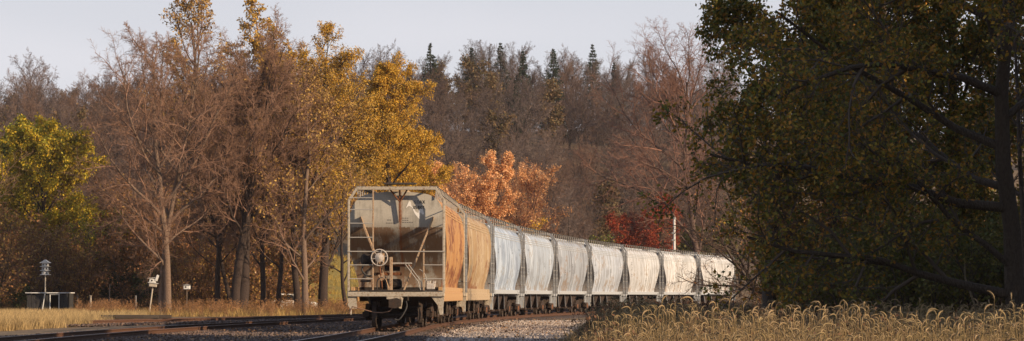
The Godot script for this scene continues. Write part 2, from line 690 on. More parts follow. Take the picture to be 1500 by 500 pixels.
func wheel_mesh() -> ArrayMesh:
	var g := Geo.new()
	g.lathe([Vector2(-0.02, 0.0), Vector2(-0.02, 0.12), Vector2(0.03, 0.16), Vector2(0.03, 0.33), Vector2(-0.01, 0.36), Vector2(-0.01, 0.42), Vector2(0.10, 0.43), Vector2(0.11, 0.455), Vector2(0.14, 0.455), Vector2(0.14, 0.36), Vector2(0.08, 0.32), Vector2(0.08, 0.16), Vector2(0.16, 0.12), Vector2(0.16, 0.0)], 28, Color.WHITE)
	return g.mesh(null)

func bogie(car: Node3D, z: float, P: Dictionary) -> void:
	var b := Node3D.new()
	b.name = numbered("bogie", car)
	car.add_child(b)
	b.position = Vector3(0, 0, z)
	for dz: float in [-0.89, 0.89]:
		for s: float in [-1.0, 1.0]:
			part(b, "wheel", M.wheel_mesh, M.steel, Vector3(s * 0.82, 0.42, dz), Basis(Vector3.UP, 0.0 if s < 0 else PI))
		rod(b, "axle", Vector3(-0.95, 0.42, dz), Vector3(0.95, 0.42, dz), 0.08, M.soot)
	for s: float in [-1.0, 1.0]:
		part(b, "side_frame", M.frame_mesh, M.truck, Vector3(s * 1.02, 0, 0), Basis(Vector3.UP, PI / 2))
		for dz: float in [-0.89, 0.89]:
			block(b, "bearing_cap", Vector3(s * 1.08, 0.42, dz), Vector3(0.16, 0.2, 0.22), M.truck)
		for k in 3:
			rod(b, "spring", Vector3(s * 1.06, 0.3, (k - 1) * 0.14), Vector3(s * 1.06, 0.52, (k - 1) * 0.14), 0.055, M.rust)
	block(b, "bolster", Vector3(0, 0.6, 0), Vector3(2.2, 0.16, 0.34), M.truck)

func end_frame(car: Node3D, s: float, P: Dictionary) -> void:   # posts, beams, ladder and sill of one end; s = 1 is the rear
	var z := s * POST
	for q: float in [-1.0, 1.0]:
		beam(car, "corner_post", Vector3(q * 1.55, 1.16, z), Vector3(q * 1.55, 4.17, z), 0.085, 0.07, P.frame)
		beam(car, "corner_brace", Vector3(q * 1.55, 4.15, z), Vector3(q * 1.26, 4.585, z), 0.07, 0.085, P.frame)
		beam(car, "side_ladder_post", Vector3(q * 1.56, 1.16, s * 7.5), Vector3(q * 1.56, 4.2, s * 7.5), 0.05, 0.05, P.frame)
		for y: float in [1.59, 2.04, 2.48, 2.94, 3.4, 3.85]:
			rod(car, "rung", Vector3(q * 1.565, y, s * 7.49), Vector3(q * 1.565, y, s * 7.96), 0.016, P.rung)
		beam(car, "roof_strut", Vector3(q * 1.2, 4.55, s * 7.5), Vector3(q * 1.2, 4.55, z), 0.06, 0.05, P.frame)
	beam(car, "top_beam", Vector3(-1.27, 4.545, z), Vector3(1.27, 4.545, z), 0.075, 0.11, P.frame)
	var lx := -0.755 * s
	beam(car, "ladder_post", Vector3(lx, 1.16, z), Vector3(lx, 4.5, z), 0.075, 0.05, P.ladder)
	for y: float in [1.59, 2.04, 2.94, 3.4, 3.85, 4.23]:
		rod(car, "rung", Vector3(-1.55 * s, y, z + s * 0.03), Vector3(lx, y, z + s * 0.03), 0.016, P.rung)
	rod(car, "handrail", Vector3(-1.58, 2.48, z + s * 0.05), Vector3(1.6, 2.48, z + s * 0.05), 0.019, P.rung)
	beam(car, "short_post", Vector3(0.90 * s, 1.17, z), Vector3(0.90 * s, 2.56, z), 0.07, 0.05, P.ladder)
	for y: float in [1.59, 2.04]:
		rod(car, "rung", Vector3(0.9 * s, y, z + s * 0.03), Vector3(1.56 * s, y, z + s * 0.03), 0.016, P.rung)
	block(car, "end_sill", Vector3(0, 1.085, s * 7.93), Vector3(3.17, 0.16, 0.28), P.sill)
	block(car, "end_platform", Vector3(0, 1.19, s * 7.4), Vector3(3.0, 0.04, 1.3), M.grate)
	block(car, "platform_edge", Vector3(0.03 * s, 1.20, s * 8.03), Vector3(1.75, 0.055, 0.09), M.soot)
	for q: float in [-1.0, 1.0]:      # struts that carry the slope sheet
		beam(car, "diagonal_strut", Vector3(q * 1.2, 3.62, s * 7.62), Vector3(q * 0.24, 1.22, s * 7.72), 0.16, 0.06, P.strut)
	beam(car, "post_brace", Vector3(0.1 * s, 3.45, s * 7.62), Vector3(0.1 * s, 4.5, s * 7.7), 0.075, 0.05, M.rust)
	beam(car, "post_brace", Vector3(-0.22 * s, 4.52, s * 7.8), Vector3(0.09 * s, 4.12, s * 7.7), 0.055, 0.04, M.rust)
	beam(car, "post_brace", Vector3(0.36 * s, 4.52, s * 7.8), Vector3(0.11 * s, 4.12, s * 7.7), 0.055, 0.04, M.rust)
	part(car, "corner_plate", prism(PackedVector2Array([Vector2(-1.58, 1.005), Vector2(-1.30, 1.005), Vector2(-1.26, 0.62), Vector2(-1.50, 0.62), Vector2(-1.57, 0.75)]), 0.03), P.sill, Vector3(0, 0, s * 7.98), Basis(Vector3.UP, 0.0 if s > 0 else PI))
	part(car, "corner_plate", prism(PackedVector2Array([Vector2(1.15, 1.005), Vector2(1.58, 1.005), Vector2(1.55, 0.7), Vector2(1.50, 0.42), Vector2(1.43, 0.42), Vector2(1.37, 0.72)]), 0.03), P.sill, Vector3(0, 0, s * 7.98), Basis(Vector3.UP, 0.0 if s > 0 else PI))
	# coupler
	block(car, "striker", Vector3(-0.05 * s, 0.965, s * 8.10), Vector3(0.50, 0.09, 0.10), P.sill)
	beam(car, "striker_cheek", Vector3(0.2 * s, 0.98, s * 8.1), Vector3(0.14 * s, 0.62, s * 8.1), 0.07, 0.09, P.sill)
	beam(car, "coupler_shank", Vector3(0, 0.80, s * 7.6), Vector3(0, 0.80, s * 8.3), 0.16, 0.2, M.truck)
	part(car, "coupler_knuckle", prism(PackedVector2Array([Vector2(-0.2, -0.14), Vector2(0.02, -0.17), Vector2(0.2, -0.1), Vector2(0.2, 0.1), Vector2(0.05, 0.17), Vector2(-0.2, 0.12)]), 0.22), M.truck, Vector3(0, 0.80, s * 8.38))
	pipe(car, "uncoupling_lever", [Vector3(-1.5 * s, 0.45, s * 8.12), Vector3(-1.42 * s, 0.66, s * 8.12), Vector3(-1.3 * s, 0.66, s * 8.14), Vector3(-0.7 * s, 0.5, s * 8.16), Vector3(-0.25 * s, 0.52, s * 8.16), Vector3(-0.1 * s, 0.66, s * 8.16)], 0.016, M.rung_rust)
	pipe(car, "air_hose", [Vector3(0.33 * s, 0.86, s * 8.0), Vector3(0.36 * s, 0.68, s * 8.14), Vector3(0.24 * s, 0.42, s * 8.2), Vector3(0.1 * s, 0.26, s * 8.22), Vector3(-0.02 * s, 0.28, s * 8.24)], 0.026, M.hose)

func brake_gear(car: Node3D, P: Dictionary) -> void:
	var z := POST
	var w := Node3D.new()
	w.name = numbered("brake_wheel", car)
	car.add_child(w)
	w.position = Vector3(-0.54, 2.28, z + 0.10)
	var tor := TorusMesh.new()
	tor.inner_radius = 0.245; tor.outer_radius = 0.285; tor.rings = 28; tor.ring_segments = 6
	part(w, "rim", tor, M.wheel_paint, Vector3.ZERO, Basis(Vector3.RIGHT, PI / 2))
	for k in 6:
		var a := TAU * k / 6 + 0.2
		beam(w, "spoke", Vector3(cos(a) * 0.05, sin(a) * 0.05, 0), Vector3(cos(a) * 0.26, sin(a) * 0.26, 0), 0.05, 0.02, M.wheel_paint)
	var hub := Geo.new()
	hub.lathe([Vector2(-0.05, 0.0), Vector2(-0.05, 0.13), Vector2(0.02, 0.15), Vector2(0.05, 0.07), Vector2(0.07, 0.0)], 14, Color.WHITE)
	part(w, "hub", hub.mesh(null), M.wheel_paint, Vector3.ZERO, Basis(Vector3.UP, -PI / 2))
	block(car, "gear_box", Vector3(-0.54, 2.24, z - 0.1), Vector3(0.3, 0.42, 0.2), P.ladder)
	beam(car, "stand_post", Vector3(-0.166, 1.19, z), Vector3(-0.166, 2.30, z), 0.13, 0.10, P.strut)
	block(car, "brake_step", Vector3(0.18, 2.10, z - 0.2), Vector3(0.66, 0.035, 0.34), M.wheel_paint)
	beam(car, "step_bracket", Vector3(-0.3, 2.02, z - 0.2), Vector3(0.5, 2.02, z - 0.2), 0.07, 0.06, M.rust)
	for dx: float in [0.0, 0.1]:
		rod(car, "step_brace", Vector3(0.3 + dx, 2.06, z - 0.05), Vector3(0.72 + dx, 1.5, z - 0.02), 0.014, P.rung)
		rod(car, "step_brace", Vector3(0.72 + dx, 1.5, z - 0.02), Vector3(0.8 + dx * 0.5, 1.22, z), 0.014, P.rung)
	rod(car, "brake_rod", Vector3(-0.54, 2.0, z - 0.02), Vector3(-0.45, 1.25, z - 0.1), 0.03, M.rust)
	block(car, "bell_crank", Vector3(-0.46, 1.66, z - 0.06), Vector3(0.2, 0.22, 0.06), P.ladder, Basis(Vector3(0, 0, 1), 0.5))
	var cyl := Geo.new()
	cyl.lathe([Vector2(-0.36, 0.0), Vector2(-0.36, 0.1), Vector2(-0.3, 0.17), Vector2(0.3, 0.17), Vector2(0.36, 0.1), Vector2(0.36, 0.0)], 14, Color.WHITE)
	part(car, "air_reservoir", cyl.mesh(null), M.soot, Vector3(-0.2, 1.42, z - 0.5))
	var bc := Geo.new()
	bc.lathe([Vector2(-0.22, 0.0), Vector2(-0.22, 0.15), Vector2(-0.16, 0.2), Vector2(0.16, 0.2), Vector2(0.22, 0.12), Vector2(0.22, 0.0)], 14, Color.WHITE)
	part(car, "brake_cylinder", bc.mesh(null), M.soot, Vector3(-0.93, 2.22, z - 0.35), Basis(Vector3.UP, 0.4))
	block(car, "machinery_bracket", Vector3(-0.3, 1.75, z - 0.45), Vector3(0.9, 0.10, 0.12), M.rust)
	block(car, "machinery_bracket", Vector3(-0.15, 1.95, z - 0.4), Vector3(0.5, 0.2, 0.12), M.soot)
	block(car, "lever_guide", Vector3(-1.0, 1.52, z - 0.1), Vector3(0.34, 0.07, 0.06), M.soot)
	pipe(car, "brake_pipe", [Vector3(-1.0, 2.1, z - 0.2), Vector3(-1.12, 1.9, z - 0.1), Vector3(-1.0, 1.72, z - 0.08), Vector3(-0.85, 1.68, z - 0.1), Vector3(-0.7, 1.75, z - 0.2)], 0.03, M.hose)
	pipe(car, "brake_pipe", [Vector3(-0.62, 1.25, z - 0.1), Vector3(-0.6, 1.55, z - 0.05), Vector3(-0.4, 1.6, z - 0.05), Vector3(-0.32, 1.25, z - 0.1)], 0.022, M.hose)
	block(car, "control_valve", Vector3(1.12, 1.34, z - 0.12), Vector3(0.28, 0.2, 0.22), M.wheel_paint)
	block(car, "control_valve", Vector3(1.06, 1.48, z - 0.12), Vector3(0.14, 0.12, 0.18), M.wheel_paint)
	block(car, "control_valve", Vector3(1.24, 1.42, z - 0.10), Vector3(0.1, 0.22, 0.14), M.wheel_paint)
	pipe(car, "brake_pipe", [Vector3(1.0, 1.24, z - 0.1), Vector3(0.95, 1.7, z - 0.2), Vector3(0.75, 1.9, z - 0.3)], 0.015, P.rung)
	# stencils and the white patch on the end sheet
	var zp := BODY + 0.004
	for e: Array in [["SO", 0.56, 4.05, M.faded], ["AX", 0.735, 4.05, M.black], ["35801", 0.51, 3.87, M.black]]:
		var tm := TextMesh.new()
		var fn := SystemFont.new()
		fn.font_names = PackedStringArray(["Droid Sans"])
		fn.font_weight = 700
		tm.font = fn
		tm.text = e[0]
		tm.font_size = 32
		tm.pixel_size = 0.0046
		tm.depth = 0.004
		tm.horizontal_alignment = HORIZONTAL_ALIGNMENT_LEFT
		tm.vertical_alignment = VERTICAL_ALIGNMENT_BOTTOM
		part(car, "lettering", tm, e[3], Vector3(e[1], e[2] - 0.03, zp))
	for e: Array in [[-0.29, 3.52, 2], [-0.33, 3.42, 4], [0.2, 3.58, 3], [0.2, 3.51, 3], [0.2, 3.44, 5], [1.24, 2.98, 0]]:
		for k in int(e[2]):
			part(car, "stencil_mark", cube(Vector3(0.055, 0.03, 0.003)), M.faded, Vector3(e[0] + k * 0.075, e[1], zp))
	var pts := PackedVector2Array()
	for q: Vector2 in [Vector2(122, 266), Vector2(152, 200), Vector2(168, 208), Vector2(172, 240), Vector2(215, 300), Vector2(238, 312), Vector2(242, 286), Vector2(262, 262), Vector2(276, 270), Vector2(292, 322), Vector2(272, 324), Vector2(260, 302), Vector2(252, 318), Vector2(246, 368), Vector2(205, 318), Vector2(176, 256), Vector2(150, 244)]:
		pts.append(Vector2((570 + q.x / 6.25 - 576.5) / 45.0, (434 - 262 - q.y / 6.25) / 45.0 + 1.03))
	part(car, "white_paint_patch", prism(pts, 0.003), M.white_patch, Vector3(0, 0, zp - 0.0005))

func make_car(called: String, label: String, P: Dictionary, rear: bool) -> Node3D:
	var car := thing(called, label, "freight car", Vector3.ZERO, "covered hopper cars of the train")
	for s: float in [-1.0, 1.0]:
		part(car, "side_sheet", M.side_l if s < 0 else M.side_r, P.side)
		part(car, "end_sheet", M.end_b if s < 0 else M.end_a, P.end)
		for y: float in [3.97, 3.86, 3.75]:      # rolled ribs below the roof edge
			var w := 1.452 if y > 3.9 else (1.487 if y > 3.8 else 1.52)
			beam(car, "side_rib", Vector3(s * w, y, -7.5), Vector3(s * w, y, 7.5), 0.045, 0.035, P.side_plain)
		beam(car, "side_sill", Vector3(s * 1.43, 1.225, -7.75), Vector3(s * 1.43, 1.225, 7.75), 0.14, 0.2, P.side_plain)
		for z: float in [-7.2, -6.1, 6.1, 7.2]:
			block(car, "sill_stiffener", Vector3(s * 1.505, 1.2, z), Vector3(0.03, 0.2, 0.06), P.side_plain)
		# running board along the roof edge
		for e: float in [1.12, 1.26]:
			beam(car, "running_board", Vector3(s * e, 4.62, -7.62), Vector3(s * e, 4.62, 7.62), 0.10, 0.035, M.grate)
		beam(car, "board_rail", Vector3(s * 1.30, 4.45, -7.62), Vector3(s * 1.30, 4.45, 7.62), 0.02, 0.02, M.grate)
		for k in 17:
			var z := -7.6 + k * 0.95
			beam(car, "board_bracket", Vector3(s * 1.27, 4.20, z), Vector3(s * 1.30, 4.62, z), 0.04, 0.035, P.bracket)
		for z: float in [-7.3, 7.3]:
			beam(car, "jacking_post", Vector3(s * 1.42, 1.12, z), Vector3(s * 1.40, 0.62, z), 0.10, 0.12, P.sill)
		pipe(car, "sill_step", [Vector3(s * 1.5, 1.05, s * 0 + 7.85), Vector3(s * 1.5, 0.5, 7.85), Vector3(s * 1.5, 0.5, 7.5), Vector3(s * 1.5, 1.05, 7.5)], 0.018, P.rung)
		if P.skirt:
			beam(car, "skirt", Vector3(s * 1.455, 1.0, -7.6), Vector3(s * 1.455, 1.0, 7.6), 0.13, 0.3, P.skirt)
	part(car, "roof", M.roof_mesh, P.roof)
	for k in 8:
		block(car, "roof_hatch", Vector3(0, 4.49, -6.4 + k * 1.83), Vector3(0.62, 0.10, 1.5), P.roof)
	for s: float in [-1.0, 1.0]:
		block(car, "crosswalk", Vector3(0.12, 4.70, s * 7.8), Vector3(1.05, 0.05, 0.5), M.grate)
		end_frame(car, s, P)
		bogie(car, s * 6.15, P)
	if rear:
		brake_gear(car, P)
	block(car, "centre_sill", Vector3(0, 0.97, 0), Vector3(0.55, 0.36, 15.6), M.soot)
	block(car, "floor", Vector3(0, 1.25, 0), Vector3(2.72, 0.08, 11.9), M.soot)
	for k in 3:
		part(car, "discharge_bay", M.bay_mesh, P.bay, Vector3(0, 0, -3.1 + k * 3.1))
		for s: float in [-1.0, 1.0]:
			beam(car, "bay_flange", Vector3(s * 1.2, 1.15, -3.1 + k * 3.1 + 1.4), Vector3(s * 1.12, 0.42, -3.1 + k * 3.1 + 0.36), 0.05, 0.07, P.sill)
		block(car, "outlet_gate", Vector3(0, 0.36, -3.1 + k * 3.1), Vector3(2.3, 0.12, 0.75), M.truck)
	return car

func frame_mesh() -> ArrayMesh:      # cast side frame of a bogie, drawn along x and turned later
	return prism(PackedVector2Array([Vector2(-1.1, 0.36), Vector2(-1.1, 0.56), Vector2(-0.7, 0.62), Vector2(-0.42, 0.78), Vector2(0.42, 0.78), Vector2(0.7, 0.62), Vector2(1.1, 0.56), Vector2(1.1, 0.36), Vector2(0.72, 0.40), Vector2(0.42, 0.22), Vector2(-0.42, 0.22), Vector2(-0.72, 0.40)]), 0.14)

func bay_mesh() -> ArrayMesh:
	var g := Geo.new()
	var a := [Vector3(-1.2, 1.24, -1.5), Vector3(1.2, 1.24, -1.5), Vector3(1.2, 1.24, 1.5), Vector3(-1.2, 1.24, 1.5)]
	var b := [Vector3(-1.1, 0.42, -0.32), Vector3(1.1, 0.42, -0.32), Vector3(1.1, 0.42, 0.32), Vector3(-1.1, 0.42, 0.32)]
	for i in 4:
		var j := (i + 1) % 4
		g.quad(a[i], b[i], b[j], a[j], Color.WHITE)
	return g.mesh(null)

# ------------------------------------------------------------------ the place
func strip(left: Array, right: Array) -> ArrayMesh:   # a sheet between two lines of points
	var rows := []; var uvs := []
	for i in left.size():
		var r := []; var u := []
		for k in 3:
			r.append((left[i] as Vector3).lerp(right[i], k / 2.0)); u.append(Vector2(k, i))
		rows.append(r); uvs.append(u)
	return sheet(rows, uvs, Vector3.UP, null)

func lay_track(called: String, pts: Array, tie_from: float, tie_to: float, bed: StandardMaterial3D, bed_half: float) -> void:
	# pts: centre line; ballast bed, two rails, ties one by one where the photograph shows them
	var root := Node3D.new()
	root.name = called
	root.set_meta("kind", "structure")
	add_child(root)
	var dirs := []
	for i in pts.size():
		var t: Vector3 = pts[mini(i + 1, pts.size() - 1)] - pts[maxi(i - 1, 0)]
		dirs.append(t.normalized())
	var rows := []; var uvs := []
	var prof := [Vector2(-bed_half - 0.5, -0.12), Vector2(-bed_half, 0.0), Vector2(-1.3, 0.045), Vector2(1.3, 0.045), Vector2(bed_half, 0.0), Vector2(bed_half + 0.5, -0.12)]
	for i in pts.size():
		var side: Vector3 = dirs[i].cross(Vector3.UP)
		var r := []; var u := []
		for p: Vector2 in prof:
			var wob := hill_noise.get_noise_2d(pts[i].x * 9.0 + p.x * 30.0, pts[i].z * 9.0)
			r.append(pts[i] + side * (p.x + (wob * 0.5 if absf(p.x) > 1.5 else 0.0)) + Vector3(0, p.y + wob * 0.03, 0)); u.append(Vector2(p.x, i))
		rows.append(r); uvs.append(u)
	part(root, "ballast_bed", sheet(rows, uvs, Vector3.UP, null), bed)
	var head := [Vector2(-0.065, 0.05), Vector2(-0.065, 0.062), Vector2(-0.012, 0.08), Vector2(-0.012, 0.155), Vector2(-0.034, 0.168), Vector2(-0.034, 0.195), Vector2(-0.026, 0.2), Vector2(0.026, 0.2), Vector2(0.034, 0.195), Vector2(0.034, 0.168), Vector2(0.012, 0.155), Vector2(0.012, 0.08), Vector2(0.065, 0.062), Vector2(0.065, 0.05)]
	for s: float in [-1.0, 1.0]:
		var g := Geo.new()
		var shine := Geo.new()
		for i in pts.size() - 1:
			var a: Vector3 = pts[i] + dirs[i].cross(Vector3.UP) * s * 0.753
			var b: Vector3 = pts[i + 1] + dirs[i + 1].cross(Vector3.UP) * s * 0.753
			var sa: Vector3 = dirs[i].cross(Vector3.UP)
			var sb: Vector3 = dirs[i + 1].cross(Vector3.UP)
			for j in head.size() - 1:
				var p: Vector2 = head[j]
				var q: Vector2 = head[j + 1]
				var geo := shine if j == 6 else g
				geo.quad(a + sa * p.x + Vector3(0, p.y, 0), b + sb * p.x + Vector3(0, p.y, 0), b + sb * q.x + Vector3(0, q.y, 0), a + sa * q.x + Vector3(0, q.y, 0), Color.WHITE)
		var me := ArrayMesh.new()
		g.add_to(me, M.rail_side)
		shine.add_to(me, M.rail_top)
		part(root, "rail", me)
	var s := 0.0
	var next := tie_from
	var r := RandomNumberGenerator.new(); r.seed = 5
	for i in pts.size() - 1:
		var l: float = (pts[i] as Vector3).distance_to(pts[i + 1])
		while next < s + l and next < tie_to:
			var p: Vector3 = (pts[i] as Vector3).lerp(pts[i + 1], (next - s) / l)
			var side: Vector3 = dirs[i].cross(Vector3.UP)
			var bs := Basis(side, Vector3.UP, -dirs[i]) * Basis(Vector3.UP, r.randf_range(-0.03, 0.03))
			part(root, "tie", M.tie_mesh, M.ties[r.randi() % 3], p + side * r.randf_range(-0.06, 0.06) + Vector3(0, -0.025 + r.randf_range(-0.012, 0.012), 0), bs)
			next += 0.54
		s += l

func scatter(called: String, label: String, category: String, me: Mesh, xf: Array, cols: Array) -> void:
	var mm := MultiMesh.new()
	mm.transform_format = MultiMesh.TRANSFORM_3D
	mm.use_colors = true
	mm.mesh = me
	mm.instance_count = xf.size()
	for i in xf.size():
		mm.set_instance_transform(i, xf[i])
		mm.set_instance_color(i, cols[i])
	var o := MultiMeshInstance3D.new()
	o.multimesh = mm
	o.name = numbered(called, self)
	add_child(o)
	o.set_meta("kind", "stuff")
	tag(o, label, category)

func blade(g: Geo, p: Vector3, d: Vector3, l: float, w: float, bend: float, col: Color) -> Vector3:
	# a grass blade in three joints; gives back its tip
	var side := d.cross(rand_dir()).normalized() * w
	var q := p
	var dd := d
	var fall := Vector3(d.x, 0, d.z).normalized() * 0.6 + Vector3(0, -1, 0)
	for i in 3:
		var q2 := q + dd * (l / 3.0)
		var s0 := side * (1.0 - i * 0.3)
		var s1 := side * (0.7 - i * 0.3)
		if i == 2:
			g.tri(q - s0, q2, q + s0, col)
		else:
			g.quad(q - s0, q2 - s1, q2 + s1, q + s0, col)
		q = q2
		dd = (dd + fall * bend * (i + 1)).normalized()
	return q

func foxtail_clump(seed_: int) -> ArrayMesh:
	rng.seed = seed_
	var g := Geo.new()
	for k in 20:
		var p := Vector3(rng.randf_range(-0.2, 0.2), 0, rng.randf_range(-0.2, 0.2))
		var d := (Vector3.UP + rand_dir() * 0.2).normalized()
		var kk := rng.randf_range(0.45, 1.15)
		blade(g, p, d, rng.randf_range(0.55, 1.05), 0.005, rng.randf_range(0.0, 0.12), Color(0.33 * kk, 0.235 * kk, 0.12 * kk))
	for k in 3:
		var p := Vector3(rng.randf_range(-0.2, 0.2), 0, rng.randf_range(-0.2, 0.2))
		var d := (Vector3.UP + rand_dir() * 0.14).normalized()
		var hgt := rng.randf_range(0.74, 1.12)
		var tip := p + d * hgt
		var kk := rng.randf_range(0.6, 1.1)
		g.tube(PackedVector3Array([p, p.lerp(tip, 0.5) + rand_dir() * 0.02, tip]), PackedFloat32Array([0.0035, 0.003, 0.0025]), 3, Color(0.30 * kk, 0.21 * kk, 0.10 * kk))
		var a := rng.randf() * TAU
		var out := Vector3(cos(a), 0, sin(a))
		var L := rng.randf_range(0.07, 0.16)
		var pts := PackedVector3Array()
		var q := tip
		var dd := d
		var curl := rng.randf_range(0.15, 0.4)
		for i in 7:
			pts.append(q)
			dd = (dd + out * curl + Vector3(0, -curl * 1.05, 0)).normalized()
			q += dd * (L / 6.0)
		g.tube(pts, PackedFloat32Array([0.003, 0.006, 0.0078, 0.008, 0.007, 0.005, 0.002]), 6, Color(0.34 * kk, 0.245 * kk, 0.135 * kk))
		for i in 44:      # bristles
			var j := rng.randi_range(0, 5)
			var o := pts[j].lerp(pts[j + 1], rng.randf())
			g.spike(o, o + (rand_dir() + (pts[j + 1] - pts[j]).normalized() * 0.7).normalized() * 0.02, 0.0011, Color(0.46 * kk, 0.35 * kk, 0.21 * kk))
	return g.mesh(M.grass)

func straw_clump(seed_: int, num: int, hgt: float, spread: float, col: Color, bend: float, wid: float) -> ArrayMesh:
	rng.seed = seed_
	var g := Geo.new()
	for k in num:
		var p := Vector3(rng.randf_range(-spread, spread), 0, rng.randf_range(-spread, spread))
		var d := (Vector3.UP + rand_dir() * 0.35).normalized()
		var kk := rng.randf_range(0.6, 1.2)
		blade(g, p, d, hgt * rng.randf_range(0.5, 1.1), wid, rng.randf_range(0.02, bend), Color(col.r * kk, col.g * kk, col.b * kk))
	return g.mesh(M.grass)

func weed_mesh(seed_: int, hgt: float, stem: Color, leaf: Color, nl: int) -> ArrayMesh:
	rng.seed = seed_
	var g := Geo.new()
	for k in 5:
		var p := Vector3(rng.randf_range(-0.2, 0.2), 0, rng.randf_range(-0.2, 0.2))
		var d := (Vector3.UP + rand_dir() * 0.3).normalized()
		var l := hgt * rng.randf_range(0.6, 1.1)
		g.spike(p, p + d * l, 0.008, stem)
		for j in 9:
			var q := p + d * l * rng.randf_range(0.3, 1.0)
			var e := q + (d * 0.6 + rand_dir() * 0.8).normalized() * l * rng.randf_range(0.12, 0.28)
			g.spike(q, e, 0.004, stem)
			for m in nl:
				var kk := rng.randf_range(0.7, 1.25)
				g.leaf(q.lerp(e, rng.randf_range(0.3, 1.0)), rand_dir(), rand_dir(), rng.randf_range(0.03, 0.07), 0.03, Color(leaf.r * kk, leaf.g * kk, leaf.b * kk))
	return g.mesh(M.grass)

func stone_mesh(seed_: int) -> ArrayMesh:
	rng.seed = seed_
	var g := Geo.new()
	var top := Vector3(rng.randf_range(-0.2, 0.2), 0.7, rng.randf_range(-0.2, 0.2))
	var rim := []
	for k in 6:
		var a := TAU * k / 6 + rng.randf_range(-0.3, 0.3)
		rim.append(Vector3(cos(a), rng.randf_range(-0.1, 0.35), sin(a)) * rng.randf_range(0.75, 1.1))
	for k in 6:
		var a: Vector3 = rim[k]
		var b: Vector3 = rim[(k + 1) % 6]
		g.tri(top, a, b, Color.WHITE) if (b - top).cross(a - top).dot(a + b) > 0 else g.tri(top, b, a, Color.WHITE)
		var c := Vector3(0, -0.6, 0)
		g.tri(c, a, b, Color.WHITE) if (b - c).cross(a - c).dot(a + b - Vector3(0, 1.0, 0)) > 0 else g.tri(c, b, a, Color.WHITE)
	return g.mesh(M.grass)

func _ready() -> void:
	# ---- camera, sky, sun, exposure
	var cam := Camera3D.new()
	cam.fov = 7.153
	cam.position = Vector3(0, 1.23, 0)
	cam.rotation_degrees.x = 2.634
	cam.near = 1.0
	cam.far = 2500.0
	add_child(cam)
	var sky := ProceduralSkyMaterial.new()
	sky.sky_top_color = Color(0.42, 0.49, 0.60)
	sky.sky_horizon_color = Color(0.80, 0.80, 0.815)
	sky.sky_curve = 0.28
	sky.ground_horizon_color = Color(0.40, 0.36, 0.32)
	sky.ground_bottom_color = Color(0.22, 0.19, 0.16)
	sky.sun_angle_max = 3.0
	# thin high cloud
	var ci := Image.create(1024, 512, false, Image.FORMAT_RGBA8)
	var cn := FastNoiseLite.new(); cn.seed = 8; cn.frequency = 1.0; cn.fractal_octaves = 5
	for y in 300:
		for x in 1024:
			var a := TAU * x / 1024.0
			var e := PI * 0.5 - PI * y / 512.0
			var k := cn.get_noise_3d(cos(a) * 5.0, e * 26.0, sin(a) * 5.0)
			ci.set_pixel(x, y, Color(0.30, 0.27, 0.255, clampf(k * 1.1 + 0.12, 0.0, 0.5)))
	sky.sky_cover = ImageTexture.create_from_image(ci)
	sky.sky_cover_modulate = Color(1, 1, 1, 1)
	var env := Environment.new()
	env.background_mode = Environment.BG_SKY
	env.sky = Sky.new()
	env.sky.sky_material = sky
	env.tonemap_mode = Environment.TONE_MAPPER_LINEAR
	env.tonemap_exposure = 1.35
	env.background_energy_multiplier = 1.0
	env.fog_enabled = true
	env.fog_density = 0.00009
	env.fog_light_color = Color(0.86, 0.85, 0.87)
	env.sdfgi_enabled = true
	env.ssao_enabled = true
	env.ssil_enabled = true
	var we := WorldEnvironment.new()
	we.environment = env
	add_child(we)
	var sun := DirectionalLight3D.new()
	sun.light_energy = 1.6
	sun.light_color = Color(1.0, 0.88, 0.73)
	sun.light_angular_distance = 0.5
	sun.shadow_enabled = true
	add_child(sun)
	sun.look_at_from_position(Vector3(0.81, 0.34, 0.475), Vector3.ZERO)   # low, from the right and a little behind the camera

	hill_noise.seed = 4
	hill_noise.frequency = 0.018
	dent_noise.seed = 9
	dent_noise.frequency = 0.6
	lay_path()
	make_materials()
	print("materials")
	build_ground()
	build_tracks()
	print("ground")
	build_train()
	print("train")
	build_trees()
	print("trees")
	build_yard_things()
	build_cover()
	print("done")

